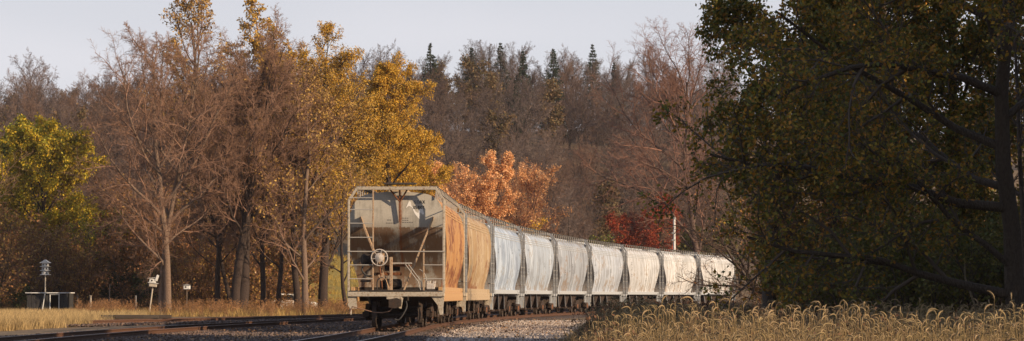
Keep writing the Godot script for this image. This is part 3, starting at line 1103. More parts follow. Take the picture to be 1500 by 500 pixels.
func make_materials() -> void:
	M.bark = vertex_mat(0.95)
	M.bark.heightmap_enabled = true
	M.bark.heightmap_texture = height_tex(0.06, 21)
	M.bark.heightmap_scale = 4.0
	M.bark.albedo_texture = noise_tex(0.05, 22, [lin(0.45, 0.42, 0.4), lin(1, 1, 1), lin(0.55, 0.52, 0.5), lin(1, 0.97, 0.92)])
	M.bark.uv1_triplanar = true
	M.bark.uv1_scale = Vector3(1.6, 0.5, 1.6)
	M.twigs = vertex_mat(0.95)
	M.leaves = vertex_mat(0.7, 0.7)
	M.grass = vertex_mat(0.85, 0.4)
	M.ground = mottled([lin(0.07, 0.045, 0.028), lin(0.16, 0.10, 0.055), lin(0.10, 0.07, 0.035), lin(0.22, 0.15, 0.08), lin(0.13, 0.08, 0.05)], 0.11, 0.02, 31, 6.0)
	M.ballast = mottled([lin(0.045, 0.034, 0.030), lin(0.12, 0.085, 0.07), lin(0.075, 0.05, 0.042), lin(0.15, 0.11, 0.095)], 0.7, 0.05, 33, 5.0)
	M.gravel = mottled([lin(0.12, 0.09, 0.075), lin(0.42, 0.36, 0.31), lin(0.28, 0.22, 0.18), lin(0.48, 0.42, 0.37), lin(0.20, 0.15, 0.12)], 0.35, 0.04, 35, 5.0)
	M.turf = mottled([lin(0.10, 0.08, 0.02), lin(0.22, 0.16, 0.035), lin(0.15, 0.13, 0.03), lin(0.27, 0.19, 0.05)], 0.3, 0.03, 37, 5.0)
	M.rail_side = worn(41, lin(0.085, 0.042, 0.026), lin(0.10, 0.052, 0.032), lin(0.115, 0.05, 0.025), 4.0)
	M.rail_top = paint(0.32, 0.28, 0.26, 0.35, 0.8)
	M.ties = [mottled([lin(0.05, 0.04, 0.033), lin(0.09, 0.07, 0.056)], 1.5, 0.05, 43, 2.0), mottled([lin(0.07, 0.055, 0.045), lin(0.12, 0.10, 0.08)], 1.5, 0.05, 44, 2.0), mottled([lin(0.035, 0.028, 0.024), lin(0.07, 0.05, 0.04)], 1.5, 0.05, 45, 2.0)]
	M.tie_mesh = cube(Vector3(2.6, 0.17, 0.23))
	M.soot = worn(51, lin(0.025, 0.021, 0.019), lin(0.045, 0.035, 0.03), lin(0.06, 0.032, 0.02))
	M.truck = worn(52, lin(0.035, 0.026, 0.022), lin(0.055, 0.038, 0.028), lin(0.09, 0.04, 0.022))
	M.rust = worn(53, lin(0.15, 0.06, 0.027), lin(0.20, 0.085, 0.038), lin(0.10, 0.04, 0.02))
	M.rung_rust = paint(0.24, 0.14, 0.09, 0.8)
	M.hose = paint(0.03, 0.028, 0.027, 0.7)
	M.steel = worn(54, lin(0.05, 0.04, 0.034), lin(0.08, 0.06, 0.05), lin(0.10, 0.055, 0.035))
	M.grate = worn(55, lin(0.045, 0.042, 0.04), lin(0.08, 0.075, 0.07), lin(0.08, 0.045, 0.03))
	M.wheel_paint = worn(56, lin(0.42, 0.39, 0.36), lin(0.5, 0.47, 0.43), lin(0.28, 0.17, 0.11), 2.0)
	M.black = paint(0.02, 0.02, 0.02, 0.8)
	M.faded = paint(0.14, 0.13, 0.12, 0.85)
	M.white_patch = paint(0.72, 0.70, 0.66, 0.8)
	M.wheel_mesh = wheel_mesh()
	M.frame_mesh = frame_mesh()
	M.bay_mesh = bay_mesh()
	M.side_l = side_sheet(-1.0)
	M.side_r = side_sheet(1.0)
	M.end_a = end_sheet(1.0)
	M.end_b = end_sheet(-1.0)
	M.roof_mesh = roof_sheet()
	M.post_white = worn(57, lin(0.62, 0.6, 0.57), lin(0.7, 0.68, 0.65), lin(0.35, 0.33, 0.3))

func build_ground() -> void:
	var xs := []
	var x := -420.0
	while x < 420.0:
		xs.append(x)
		x += 2.5 if absf(x) < 70.0 else (8.0 if absf(x) < 160.0 else 30.0)
	xs.append(420.0)
	var ds := []
	var d := -60.0
	while d < 900.0:
		ds.append(d)
		d += 3.0 if d < 300.0 else (8.0 if d < 480.0 else 30.0)
	var rows := []; var uvs := []
	for i in ds.size():
		var r := []; var u := []
		for j in xs.size():
			r.append(Vector3(xs[j], ground_y(xs[j], ds[i]) - 0.02, -ds[i])); u.append(Vector2(xs[j], ds[i]))
		rows.append(r); uvs.append(u)
	structure("ground", sheet(rows, uvs, Vector3.UP, null), M.ground)
	# gravel apron on the near side of the track
	var lft := []; var rgt := []
	for k in 45:
		var s := -62.0 + k * 2.5
		var p := on_path(s)
		var wob := hill_noise.get_noise_2d(s * 7.0, 3.0)
		lft.append(p + Vector3(1.2, 0.02 , 0))
		rgt.append(p + Vector3(6.0 + wob * 0.8, 0.015, 0))
	structure("gravel_apron", strip(lft, rgt), M.gravel)
	# grassy bank in the sun behind the trees
	var rows2 := []; var uvs2 := []
	for i in 25:
		var r := []; var u := []
		for j in 15:
			var dd := 186.0 + i * 2.5
			var xx := -22.0 + j * 1.3 + hill_noise.get_noise_2d(dd * 4.0, 9.0) * 1.5
			r.append(Vector3(xx, ground_y(xx, dd) + 0.03, -dd)); u.append(Vector2(xx, dd))
		rows2.append(r); uvs2.append(u)
	structure("grass_bank", sheet(rows2, uvs2, Vector3.UP, null), M.turf)

func build_tracks() -> void:
	var a := []
	for k in 281:
		a.append(on_path(-80.0 + k))
	lay_track("railway_track", a, 14.0, 105.0, M.ballast, 2.6)
	var cv := Curve3D.new()
	var q := [Vector3(-12.2, 0, -30), Vector3(-12.1, 0, -62), Vector3(-11.9, 0, -80), Vector3(-11.15, 0, -95), Vector3(-9.9, 0, -110), Vector3(-8.4, 0, -125), Vector3(-6.2, 0, -146), Vector3(-3.3, 0, -170), Vector3(0.8, 0, -198), Vector3(6.5, 0, -230), Vector3(14.0, 0, -262)]
	lay_track("railway_track_001", smooth(q), 22.0, 130.0, M.ballast, 2.3)
	var q3 := [Vector3(-18.9, 0.0, -111.5), Vector3(-17.6, 0.0, -116), Vector3(-14.6, 0.0, -128), Vector3(-11.7, 0.0, -141), Vector3(-8.9, 0, -155), Vector3(-6.3, 0, -170), Vector3(-3.0, 0, -188)]
	lay_track("railway_track_002", smooth(q3), 0.5, 60.0, M.ballast, 1.9)

func smooth(q: Array) -> Array:
	var cv := Curve3D.new()
	for i in q.size():
		var t: Vector3 = (q[mini(i + 1, q.size() - 1)] - q[maxi(i - 1, 0)]) / 6.0
		cv.add_point(q[i], -t, t)
	cv.bake_interval = 1.0
	return Array(cv.get_baked_points())

func build_train() -> void:
	var tan_end := end_paint(3, lin(0.41, 0.385, 0.335), lin(0.19, 0.13, 0.088), lin(0.32, 0.295, 0.255))  # lower tone is rust, darkened to carry shade on the receding slope
	var grey_end := end_paint(5, lin(0.36, 0.37, 0.38), lin(0.33, 0.32, 0.31), lin(0.35, 0.355, 0.36))
	var tan_frame := worn(61, lin(0.36, 0.315, 0.25), lin(0.42, 0.375, 0.31), lin(0.25, 0.14, 0.075))
	var tan_rusty := worn(62, lin(0.33, 0.225, 0.145), lin(0.38, 0.29, 0.20), lin(0.22, 0.10, 0.045))
	var rung_pale := paint(0.36, 0.34, 0.31, 0.7)
	var grey_frame := worn(63, lin(0.19, 0.20, 0.215), lin(0.25, 0.26, 0.275), lin(0.15, 0.135, 0.12))
	var grey_light := worn(64, lin(0.34, 0.365, 0.395), lin(0.40, 0.43, 0.46), lin(0.27, 0.235, 0.19))
	var orange_plain := worn(65, lin(0.40, 0.24, 0.112), lin(0.464, 0.304, 0.16), lin(0.208, 0.08, 0.036))
	var tan_plain := worn(66, lin(0.368, 0.28, 0.176), lin(0.416, 0.328, 0.224), lin(0.2, 0.104, 0.056))
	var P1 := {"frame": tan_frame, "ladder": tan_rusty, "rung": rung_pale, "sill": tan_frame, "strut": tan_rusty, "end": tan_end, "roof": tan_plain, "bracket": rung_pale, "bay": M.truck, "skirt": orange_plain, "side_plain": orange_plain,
		"side": side_paint(101, lin(0.429, 0.234, 0.0897), lin(0.468, 0.289, 0.133), lin(0.359, 0.179, 0.0663), lin(0.156, 0.0484, 0.0218), 0.30, 5)}
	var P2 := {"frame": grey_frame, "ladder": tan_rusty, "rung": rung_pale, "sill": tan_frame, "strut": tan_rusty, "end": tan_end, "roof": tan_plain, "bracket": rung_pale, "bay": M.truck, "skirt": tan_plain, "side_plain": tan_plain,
		"side": side_paint(102, lin(0.351, 0.25, 0.136), lin(0.421, 0.335, 0.226), lin(0.281, 0.179, 0.0936), lin(0.172, 0.0702, 0.0273), 0.05, 5)}
	var greys := [
		side_paint(103, lin(0.282, 0.349, 0.446), lin(0.416, 0.497, 0.603), lin(0.215, 0.259, 0.339), lin(0.242, 0.244, 0.248), -0.24, 12),
		side_paint(104, lin(0.343, 0.4, 0.478), lin(0.466, 0.534, 0.617), lin(0.254, 0.285, 0.333), lin(0.247, 0.222, 0.203), -0.18, 9),
		side_paint(105, lin(0.295, 0.33, 0.381), lin(0.428, 0.474, 0.541), lin(0.203, 0.215, 0.239), lin(0.225, 0.178, 0.143), -0.06, 12),
		side_paint(106, lin(0.372, 0.415, 0.482), lin(0.499, 0.548, 0.619), lin(0.266, 0.285, 0.321), lin(0.253, 0.215, 0.184), -0.14, 10),
		side_paint(107, lin(0.45, 0.468, 0.495), lin(0.565, 0.588, 0.616), lin(0.341, 0.345, 0.351), lin(0.29, 0.247, 0.211), -0.18, 7),
		side_paint(108, lin(0.489, 0.5, 0.515), lin(0.593, 0.605, 0.624), lin(0.37, 0.371, 0.367), lin(0.296, 0.242, 0.195), -0.12, 9),
		side_paint(109, lin(0.474, 0.484, 0.499), lin(0.578, 0.59, 0.608), lin(0.355, 0.356, 0.351), lin(0.281, 0.227, 0.187), -0.1, 8)]
	var labels := [
		"rust orange covered hopper car at the tail of the train, brake wheel facing us",
		"tan rust-streaked covered hopper car coupled ahead of the orange tail car",
		"bluish grey covered hopper car next to the tan one, third from the tail",
		"pale grey covered hopper car, fourth from the tail of the train",
		"dingy grey streaked covered hopper car, fifth from the tail of the train",
		"pale grey stained covered hopper car, sixth from the tail of the train",
		"off-white covered hopper car, seventh from the tail, below the red tree",
		"off-white covered hopper car partly crossed by bare twigs, eighth from the tail",
		"off-white covered hopper car mostly hidden behind the dark thicket, farthest visible"]
	for i in 9:
		var P := P1
		if i == 1:
			P = P2
		elif i > 1:
			P = {"frame": grey_frame, "ladder": grey_frame, "rung": rung_pale, "sill": grey_light, "strut": grey_frame, "end": grey_end, "roof": grey_light, "bracket": rung_pale, "bay": M.truck, "skirt": null, "side_plain": grey_light, "side": greys[i - 2]}
		var car := make_car("hopper_car", labels[i], P, i == 0)
		var a := on_path(i * 17.0)
		var b := on_path(i * 17.0 + 15.9)
		var fwd := (b - a).normalized()
		car.transform = Transform3D(Basis(fwd.cross(Vector3.UP), Vector3.UP, -fwd), (a + b) * 0.5 + Vector3(0, RAIL_TOP, 0))

func build_trees() -> void:
	var gold := [lin(0.56, 0.31, 0.025), lin(0.64, 0.37, 0.03), lin(0.46, 0.24, 0.025), lin(0.56, 0.36, 0.05), lin(0.38, 0.26, 0.04)]
	var ochre := [lin(0.40, 0.24, 0.06), lin(0.34, 0.19, 0.05), lin(0.46, 0.30, 0.07)]
	var salmon := [lin(0.84, 0.47, 0.23), lin(0.80, 0.42, 0.18), lin(0.84, 0.54, 0.30), lin(0.70, 0.33, 0.12)]
	var lime := [lin(0.40, 0.33, 0.018), lin(0.54, 0.38, 0.018), lin(0.30, 0.28, 0.02), lin(0.58, 0.37, 0.018)]
	var leafgreen := [lin(0.10, 0.14, 0.02), lin(0.16, 0.18, 0.025), lin(0.22, 0.20, 0.03)]
	var russet := [lin(0.32, 0.145, 0.05), lin(0.24, 0.10, 0.04), lin(0.38, 0.19, 0.07)]
	var red := [lin(0.34, 0.05, 0.018), lin(0.26, 0.035, 0.016), lin(0.42, 0.09, 0.025)]
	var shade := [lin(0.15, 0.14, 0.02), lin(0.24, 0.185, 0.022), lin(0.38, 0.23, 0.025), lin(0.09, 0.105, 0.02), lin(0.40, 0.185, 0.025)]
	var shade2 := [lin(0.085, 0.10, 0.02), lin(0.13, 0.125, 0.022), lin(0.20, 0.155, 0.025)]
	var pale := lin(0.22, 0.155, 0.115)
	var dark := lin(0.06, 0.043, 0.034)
	var brown := lin(0.25, 0.145, 0.095)

	# ---- the row of trees behind the tracks, left to right
	tree("bare_tree", "bare tree at the left edge reaching thin branches into the picture", "tree", on_ground(-32.5, 158), spec({"h": 15.0, "seed": 11, "wood": dark, "n": [13, 9, 8, 8]}))
	tree("yellow_tree", "round yellow-green tree at the far left", "tree", on_ground(-34.6, 202), spec({"h": 12.4, "r": 0.26, "seed": 12, "wood": dark, "n": [18, 9, 7, 5], "ratio": [0.50, 0.45, 0.45, 0.5], "start": [0.16, 0.2, 0.15, 0.1], "profile": [0.9, 1.0, 0.55], "leaf": {"n": 9, "size": 0.2, "spread": 0.45, "cols": lime, "from": 0.12}}))
	tree("yellow_tree", "second yellow-green tree cut by the left edge of the picture", "tree", on_ground(-38.4, 208), spec({"h": 13.0, "r": 0.24, "seed": 112, "wood": dark, "n": [17, 9, 7, 5], "ratio": [0.42, 0.45, 0.45, 0.5], "start": [0.14, 0.2, 0.15, 0.1], "leaf": {"n": 8, "size": 0.2, "spread": 0.45, "cols": lime + leafgreen, "from": 0.12}}))
	tree("green_shrub", "leafy green shrub under the yellow-green tree", "shrub", on_ground(-30.2, 195), spec({"h": 7.2, "r": 0.06, "seed": 13, "stems": 5, "stem_lean": 0.3, "last": 3, "n": [9, 7, 5], "start": [0.2, 0.2, 0.1], "leaf": {"n": 3, "size": 0.16, "spread": 0.25, "cols": leafgreen + lime}}))
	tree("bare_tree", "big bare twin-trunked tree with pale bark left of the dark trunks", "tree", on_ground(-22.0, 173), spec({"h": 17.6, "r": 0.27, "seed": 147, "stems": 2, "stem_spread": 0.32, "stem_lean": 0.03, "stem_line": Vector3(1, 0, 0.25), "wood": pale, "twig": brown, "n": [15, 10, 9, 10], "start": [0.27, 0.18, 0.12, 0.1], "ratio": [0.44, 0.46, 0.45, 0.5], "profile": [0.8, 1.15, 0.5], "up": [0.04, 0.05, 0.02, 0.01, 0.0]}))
	tree("tall_tree", "tallest tree with sparse yellow leaves in its top", "tree", on_ground(-22.1, 193), spec({"h": 23.0, "r": 0.30, "seed": 15, "wood": lin(0.13, 0.10, 0.08), "twig": brown, "n": [14, 9, 8, 8], "start": [0.35, 0.2, 0.1, 0.1], "ratio": [0.30, 0.42, 0.45, 0.5], "ang": [0.6, 0.6, 0.7, 0.8], "leaf": {"n": 0.8, "size": 0.2, "spread": 0.2, "cols": ochre, "from": 0.55}}))
	tree("bare_tree", "slender dark bare tree between the pale twin trunk and the thick dark one", "tree", on_ground(-19.4, 180), spec({"h": 16.0, "r": 0.2, "seed": 16, "wood": dark, "twig": brown, "n": [14, 10, 8, 9], "ratio": [0.34, 0.45, 0.45, 0.5]}))
	tree("bare_tree", "thickest dark-trunked bare tree in the row behind the tracks", "tree", on_ground(-17.6, 176), spec({"h": 18.5, "r": 0.40, "seed": 17, "stems": 2, "stem_spread": 0.35, "stem_lean": 0.05, "stem_line": Vector3(1, 0, -0.3), "wood": dark, "twig": brown, "n": [14, 10, 9, 10], "start": [0.3, 0.2, 0.12, 0.1], "ratio": [0.38, 0.46, 0.45, 0.5]}))
	tree("tall_tree", "tall tree with thin ochre leaves high above the dark trunks", "tree", on_ground(-17.3, 196), spec({"h": 22.0, "r": 0.28, "seed": 18, "wood": dark, "twig": brown, "n": [15, 9, 8, 8], "start": [0.35, 0.2, 0.1, 0.1], "ratio": [0.30, 0.42, 0.45, 0.5], "ang": [0.6, 0.6, 0.7, 0.8], "leaf": {"n": 1.6, "size": 0.2, "spread": 0.25, "cols": ochre + gold, "from": 0.45}}))
	tree("bare_tree", "dark bare tree just right of the thickest trunk", "tree", on_ground(-16.2, 178), spec({"h": 17.0, "r": 0.21, "seed": 19, "wood": dark, "twig": brown, "n": [14, 9, 8, 9], "ratio": [0.34, 0.45, 0.45, 0.5]}))
	tree("bare_tree", "slim dark bare tree between the leaning tree and the thickest trunk", "tree", on_ground(-15.2, 177), spec({"h": 15.5, "r": 0.17, "seed": 119, "wood": dark, "twig": brown, "lean": Vector3(0.03, 0, 0), "n": [13, 9, 8, 8], "ratio": [0.32, 0.45, 0.45, 0.5]}))
	tree("bare_tree", "dark bare tree with a low fork close behind the thickest trunk", "tree", on_ground(-18.6, 183), spec({"h": 15.0, "r": 0.2, "seed": 120, "stems": 2, "stem_spread": 0.3, "stem_lean": 0.12, "stem_line": Vector3(1, 0, 0), "wood": dark, "twig": brown, "n": [12, 9, 8, 7], "ratio": [0.34, 0.45, 0.45, 0.5]}))
	tree("bare_tree", "dark tree leaning left, its foot beside the pale-lit trunk", "tree", on_ground(-13.9, 178), spec({"h": 17.0, "r": 0.25, "seed": 20, "lean": Vector3(-0.14, 0, 0), "wood": dark, "twig": brown, "n": [14, 9, 8, 9], "ratio": [0.36, 0.45, 0.45, 0.5], "leaf": {"n": 0.7, "size": 0.18, "spread": 0.2, "cols": ochre, "from": 0.5}}))
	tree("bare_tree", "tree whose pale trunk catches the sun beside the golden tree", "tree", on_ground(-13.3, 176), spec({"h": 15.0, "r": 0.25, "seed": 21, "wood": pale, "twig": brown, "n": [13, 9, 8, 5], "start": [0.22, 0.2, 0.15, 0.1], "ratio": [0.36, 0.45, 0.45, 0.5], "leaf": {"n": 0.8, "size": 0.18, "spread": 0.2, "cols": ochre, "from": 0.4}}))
	tree("golden_tree", "golden-leaved tree with a thick dark forking trunk left of the train", "tree", on_ground(-12.75, 184), spec({"h": 17.8, "r": 0.36, "seed": 22, "wood": dark, "twig": lin(0.13, 0.085, 0.05), "lean": Vector3(0.02, 0, 0), "n": [15, 9, 8, 5], "start": [0.24, 0.2, 0.12, 0.1], "ang": [0.7, 0.7, 0.8, 0.8], "ratio": [0.40, 0.45, 0.45, 0.5], "leaf": {"n": 8.5, "size": 0.15, "wide": 0.4, "droop": 0.7, "spread": 0.3, "cols": gold + ochre, "from": 0.26}}))
	tree("golden_tree", "densest golden tree, rising straight behind the tail car", "tree", on_ground(-9.0, 192), spec({"h": 17.6, "r": 0.34, "seed": 23, "wood": dark, "twig": lin(0.14, 0.09, 0.04), "n": [16, 9, 8, 5], "start": [0.27, 0.2, 0.12, 0.1], "ang": [0.75, 0.7, 0.8, 0.8], "profile": [1.2, 1.0, 0.45], "ratio": [0.34, 0.45, 0.45, 0.5], "leaf": {"n": 14.0, "size": 0.15, "wide": 0.4, "droop": 0.7, "spread": 0.3, "cols": gold}}))
	tree("golden_tree", "lower spreading golden tree whose crown overhangs the tan car", "tree", on_ground(-8.0, 203), spec({"h": 13.0, "r": 0.26, "seed": 24, "wood": dark, "twig": lin(0.14, 0.09, 0.04), "n": [17, 10, 8, 5], "start": [0.25, 0.2, 0.12, 0.1], "profile": [1.2, 1.1, 0.6], "ratio": [0.36, 0.45, 0.45, 0.5], "leaf": {"n": 14.0, "size": 0.15, "wide": 0.4, "droop": 0.7, "spread": 0.3, "cols": gold}}))
	tree("bare_tree", "small dark trunk standing against the left edge of the tail car", "tree", on_ground(-10.7, 178), spec({"h": 9.0, "r": 0.16, "seed": 25, "lean": Vector3(-0.16, 0, 0), "wood": dark, "twig": brown, "last": 3, "n": [10, 8, 9], "leaf": {"n": 1.5, "size": 0.17, "spread": 0.2, "cols": gold, "from": 0.5}}))
	print("row")

	# ---- trees between the train and the hill
	tree("salmon_tree", "bright salmon-leaved tree behind the tan and bluish cars", "tree", on_ground(-5.4, 243), spec({"h": 13.4, "r": 0.2, "seed": 31, "wood": lin(0.34, 0.20, 0.13), "twig": lin(0.52, 0.26, 0.15), "twig_r": 0.012, "stems": 4, "stem_spread": 0.6, "stem_lean": 0.5, "up": [0.03, 0.1, 0.08, 0.06, 0.05], "n": [13, 9, 8, 6], "start": [0.15, 0.2, 0.12, 0.1], "ratio": [0.42, 0.45, 0.45, 0.5], "leaf": {"n": 4.5, "size": 0.15, "spread": 0.3, "cols": salmon}}))
	tree("salmon_tree", "twiggy salmon-brown tree thinning out to the right of the bright one", "tree", on_ground(-1.0, 247), spec({"h": 13.6, "r": 0.2, "seed": 32, "wood": lin(0.30, 0.18, 0.12), "twig": lin(0.44, 0.215, 0.13), "twig_r": 0.012, "stems": 4, "stem_spread": 0.6, "stem_lean": 0.5, "n": [13, 9, 8, 8], "start": [0.15, 0.2, 0.12, 0.1], "ratio": [0.42, 0.45, 0.45, 0.5], "up": [0.03, 0.08, 0.06, 0.05, 0.05], "leaf": {"n": 1.4, "size": 0.13, "spread": 0.25, "cols": salmon}}))
	tree("yellow_shrub", "small yellow-leaved tree low in front of the salmon trees", "shrub", on_ground(0.9, 234), spec({"h": 8.2, "r": 0.08, "seed": 33, "stems": 3, "stem_lean": 0.3, "last": 3, "n": [11, 8, 6], "leaf": {"n": 2, "size": 0.18, "spread": 0.3, "cols": gold}}))
	tree("red_tree", "deep red bushy tree above the seventh car", "tree", on_ground(11.5, 240), spec({"h": 10.0, "r": 0.15, "seed": 134, "wood": dark, "twig": lin(0.12, 0.05, 0.03), "stems": 3, "stem_lean": 0.28, "n": [11, 8, 6, 5], "start": [0.15, 0.2, 0.12, 0.1], "ratio": [0.36, 0.45, 0.45, 0.5], "leaf": {"n": 3.2, "size": 0.15, "spread": 0.3, "cols": red}}))
	tree("olive_shrub", "olive yellow-green shrub just above the roof of the sixth car", "shrub", on_ground(8.0, 250), spec({"h": 7.0, "r": 0.08, "seed": 35, "stems": 3, "stem_lean": 0.3, "last": 3, "n": [10, 8, 6], "leaf": {"n": 2, "size": 0.2, "spread": 0.3, "cols": leafgreen}}))
	tree("olive_shrub", "dark olive tree behind the white pole", "shrub", on_ground(17.5, 262), spec({"h": 10.5, "r": 0.12, "seed": 36, "stems": 3, "stem_lean": 0.3, "n": [10, 8, 6, 4], "wood": dark, "leaf": {"n": 2, "size": 0.2, "spread": 0.3, "cols": shade2}}))
	tree("bare_tree", "large reddish bare tree leaning left beyond the far cars, beside the dark foliage", "tree", on_ground(16.8, 240), spec({"h": 22.5, "r": 0.34, "seed": 37, "wood": lin(0.15, 0.10, 0.08), "twig": lin(0.23, 0.12, 0.085), "lean": Vector3(-0.12, 0, 0), "bias": Vector3(-0.8, 0.1, 0), "n": [20, 10, 9, 8], "start": [0.25, 0.2, 0.12, 0.1], "profile": [1.0, 1.2, 0.7], "ratio": [0.44, 0.46, 0.45, 0.5], "twig_r": 0.011}))
	tree("bare_shrub", "dark bare shrub whose arching branches cross the last visible cars", "shrub", on_ground(10.3, 104), spec({"h": 7.4, "r": 0.12, "seed": 38, "lean": Vector3(-0.6, 0, 0), "wood": lin(0.085, 0.062, 0.05), "twig": lin(0.10, 0.065, 0.05), "stems": 3, "stem_lean": 0.2, "n": [9, 7, 7, 5], "ang": [0.95, 0.8, 0.8, 0.8], "start": [0.25, 0.2, 0.12, 0.1], "ratio": [0.5, 0.45, 0.45, 0.5], "twig_r": 0.005, "leaf": {"n": 0.08, "size": 0.08, "spread": 0.1, "cols": russet}}))
	tree("bare_shrub", "dense dark twiggy shrub closing off the end of the train", "shrub", on_ground(11.2, 98), spec({"h": 5.2, "r": 0.09, "seed": 39, "lean": Vector3(-0.15, 0, 0), "wood": lin(0.085, 0.062, 0.05), "twig": lin(0.11, 0.068, 0.05), "stems": 5, "stem_lean": 0.35, "stem_spread": 0.6, "n": [9, 8, 7, 5], "start": [0.15, 0.2, 0.12, 0.1], "ratio": [0.45, 0.45, 0.45, 0.5], "twig_r": 0.006, "leaf": {"n": 1.0, "size": 0.08, "spread": 0.1, "cols": russet}}))
	print("middle")

	# ---- the dark trees on the right
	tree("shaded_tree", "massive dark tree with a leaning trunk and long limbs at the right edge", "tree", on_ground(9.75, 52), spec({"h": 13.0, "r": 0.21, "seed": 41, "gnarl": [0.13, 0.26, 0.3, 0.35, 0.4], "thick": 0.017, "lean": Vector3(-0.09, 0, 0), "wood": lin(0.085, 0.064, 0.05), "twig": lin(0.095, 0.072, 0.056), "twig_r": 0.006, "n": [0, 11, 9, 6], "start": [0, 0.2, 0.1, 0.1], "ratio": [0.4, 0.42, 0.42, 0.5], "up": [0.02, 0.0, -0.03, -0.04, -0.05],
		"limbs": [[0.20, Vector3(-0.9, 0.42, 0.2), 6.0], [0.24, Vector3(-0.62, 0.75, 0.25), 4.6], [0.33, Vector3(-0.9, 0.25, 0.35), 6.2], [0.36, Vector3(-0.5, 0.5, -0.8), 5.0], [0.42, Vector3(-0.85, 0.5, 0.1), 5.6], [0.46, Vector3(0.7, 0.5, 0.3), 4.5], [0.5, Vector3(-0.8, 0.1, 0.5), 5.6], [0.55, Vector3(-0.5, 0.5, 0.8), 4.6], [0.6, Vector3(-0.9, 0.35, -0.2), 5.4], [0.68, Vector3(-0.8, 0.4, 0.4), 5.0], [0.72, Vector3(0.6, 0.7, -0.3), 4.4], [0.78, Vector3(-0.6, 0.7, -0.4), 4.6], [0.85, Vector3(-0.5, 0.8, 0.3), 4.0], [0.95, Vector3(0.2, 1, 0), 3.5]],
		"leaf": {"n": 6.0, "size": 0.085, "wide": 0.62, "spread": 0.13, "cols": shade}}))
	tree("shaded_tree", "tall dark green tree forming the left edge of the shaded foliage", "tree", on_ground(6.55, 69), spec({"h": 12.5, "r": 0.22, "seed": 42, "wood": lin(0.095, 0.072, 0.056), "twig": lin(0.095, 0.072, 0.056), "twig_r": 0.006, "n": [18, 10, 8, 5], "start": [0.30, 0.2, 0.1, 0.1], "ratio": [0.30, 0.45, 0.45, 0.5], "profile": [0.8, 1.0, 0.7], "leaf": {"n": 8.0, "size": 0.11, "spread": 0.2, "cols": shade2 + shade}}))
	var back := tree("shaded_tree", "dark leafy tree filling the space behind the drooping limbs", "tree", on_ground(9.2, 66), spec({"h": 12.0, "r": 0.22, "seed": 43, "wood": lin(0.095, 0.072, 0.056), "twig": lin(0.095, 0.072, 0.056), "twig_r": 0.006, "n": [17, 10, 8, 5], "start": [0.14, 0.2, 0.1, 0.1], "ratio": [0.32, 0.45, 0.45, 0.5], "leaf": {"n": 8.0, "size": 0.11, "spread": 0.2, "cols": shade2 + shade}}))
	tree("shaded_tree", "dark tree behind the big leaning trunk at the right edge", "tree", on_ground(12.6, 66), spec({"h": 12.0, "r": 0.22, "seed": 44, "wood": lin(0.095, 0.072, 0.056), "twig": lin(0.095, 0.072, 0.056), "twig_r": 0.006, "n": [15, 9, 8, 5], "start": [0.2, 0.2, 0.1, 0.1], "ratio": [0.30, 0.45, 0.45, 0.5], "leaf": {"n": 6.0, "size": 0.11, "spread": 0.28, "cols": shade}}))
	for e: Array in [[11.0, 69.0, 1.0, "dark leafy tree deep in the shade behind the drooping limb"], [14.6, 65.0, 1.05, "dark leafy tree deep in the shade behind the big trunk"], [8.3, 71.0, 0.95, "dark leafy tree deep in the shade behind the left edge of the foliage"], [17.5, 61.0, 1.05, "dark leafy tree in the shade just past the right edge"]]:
		var bt := copy(back, on_ground(e[0], e[1]), e[0] * 2.0, e[2])
		bt.set_meta("label", e[3])
	tree("thin_tree", "thin straight dark trunk close beside the big leaning trunk", "tree", on_ground(10.75, 57), spec({"h": 10.0, "r": 0.075, "seed": 45, "wood": lin(0.095, 0.072, 0.056), "twig": lin(0.095, 0.072, 0.056), "twig_r": 0.005, "last": 3, "n": [12, 7, 5], "gnarl": [0.03, 0.2, 0.3, 0.3], "start": [0.4, 0.2, 0.1], "ratio": [0.2, 0.45, 0.45], "leaf": {"n": 2.0, "size": 0.085, "spread": 0.15, "cols": shade}}))
	# dead pale sapling snapped in front of the dark thicket
	var sn := Geo.new()
	sn.tube(PackedVector3Array([Vector3(0.12, 0, 0), Vector3(0.08, 0.5, 0), Vector3(-0.02, 1.1, 0.02), Vector3(-0.20, 1.62, 0.0), Vector3(-0.21, 1.95, 0)]), PackedFloat32Array([0.03, 0.028, 0.024, 0.02, 0.006]), 6, lin(0.30, 0.24, 0.16))
	sn.spike(Vector3(-0.19, 1.6, 0), Vector3(-0.27, 1.9, 0.03), 0.016, lin(0.30, 0.24, 0.16))
	var snag := thing("dead_sapling", "pale dead sapling standing in front of the dark thicket", "tree", on_ground(9.0, 53))
	part(snag, "trunk", sn.mesh(M.bark))
	# low dark growth at the foot of the shaded trees
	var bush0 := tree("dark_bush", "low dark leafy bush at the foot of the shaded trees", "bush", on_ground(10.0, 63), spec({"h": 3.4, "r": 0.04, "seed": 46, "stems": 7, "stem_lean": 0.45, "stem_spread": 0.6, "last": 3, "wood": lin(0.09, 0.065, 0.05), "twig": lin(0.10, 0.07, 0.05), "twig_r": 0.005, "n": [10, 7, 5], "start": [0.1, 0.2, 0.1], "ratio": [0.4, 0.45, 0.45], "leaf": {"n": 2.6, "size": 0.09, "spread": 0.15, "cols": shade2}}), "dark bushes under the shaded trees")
	var bush1 := tree("dark_bush", "brownish dark twiggy bush at the foot of the shaded trees", "bush", on_ground(8.4, 71), spec({"h": 3.8, "r": 0.04, "seed": 47, "stems": 7, "stem_lean": 0.45, "stem_spread": 0.6, "last": 3, "wood": lin(0.09, 0.065, 0.05), "twig": lin(0.12, 0.07, 0.048), "twig_r": 0.006, "n": [11, 8, 7], "start": [0.1, 0.2, 0.1], "ratio": [0.4, 0.45, 0.45], "leaf": {"n": 1.2, "size": 0.08, "spread": 0.15, "cols": russet + shade}}), "brown bushes under the shaded trees")
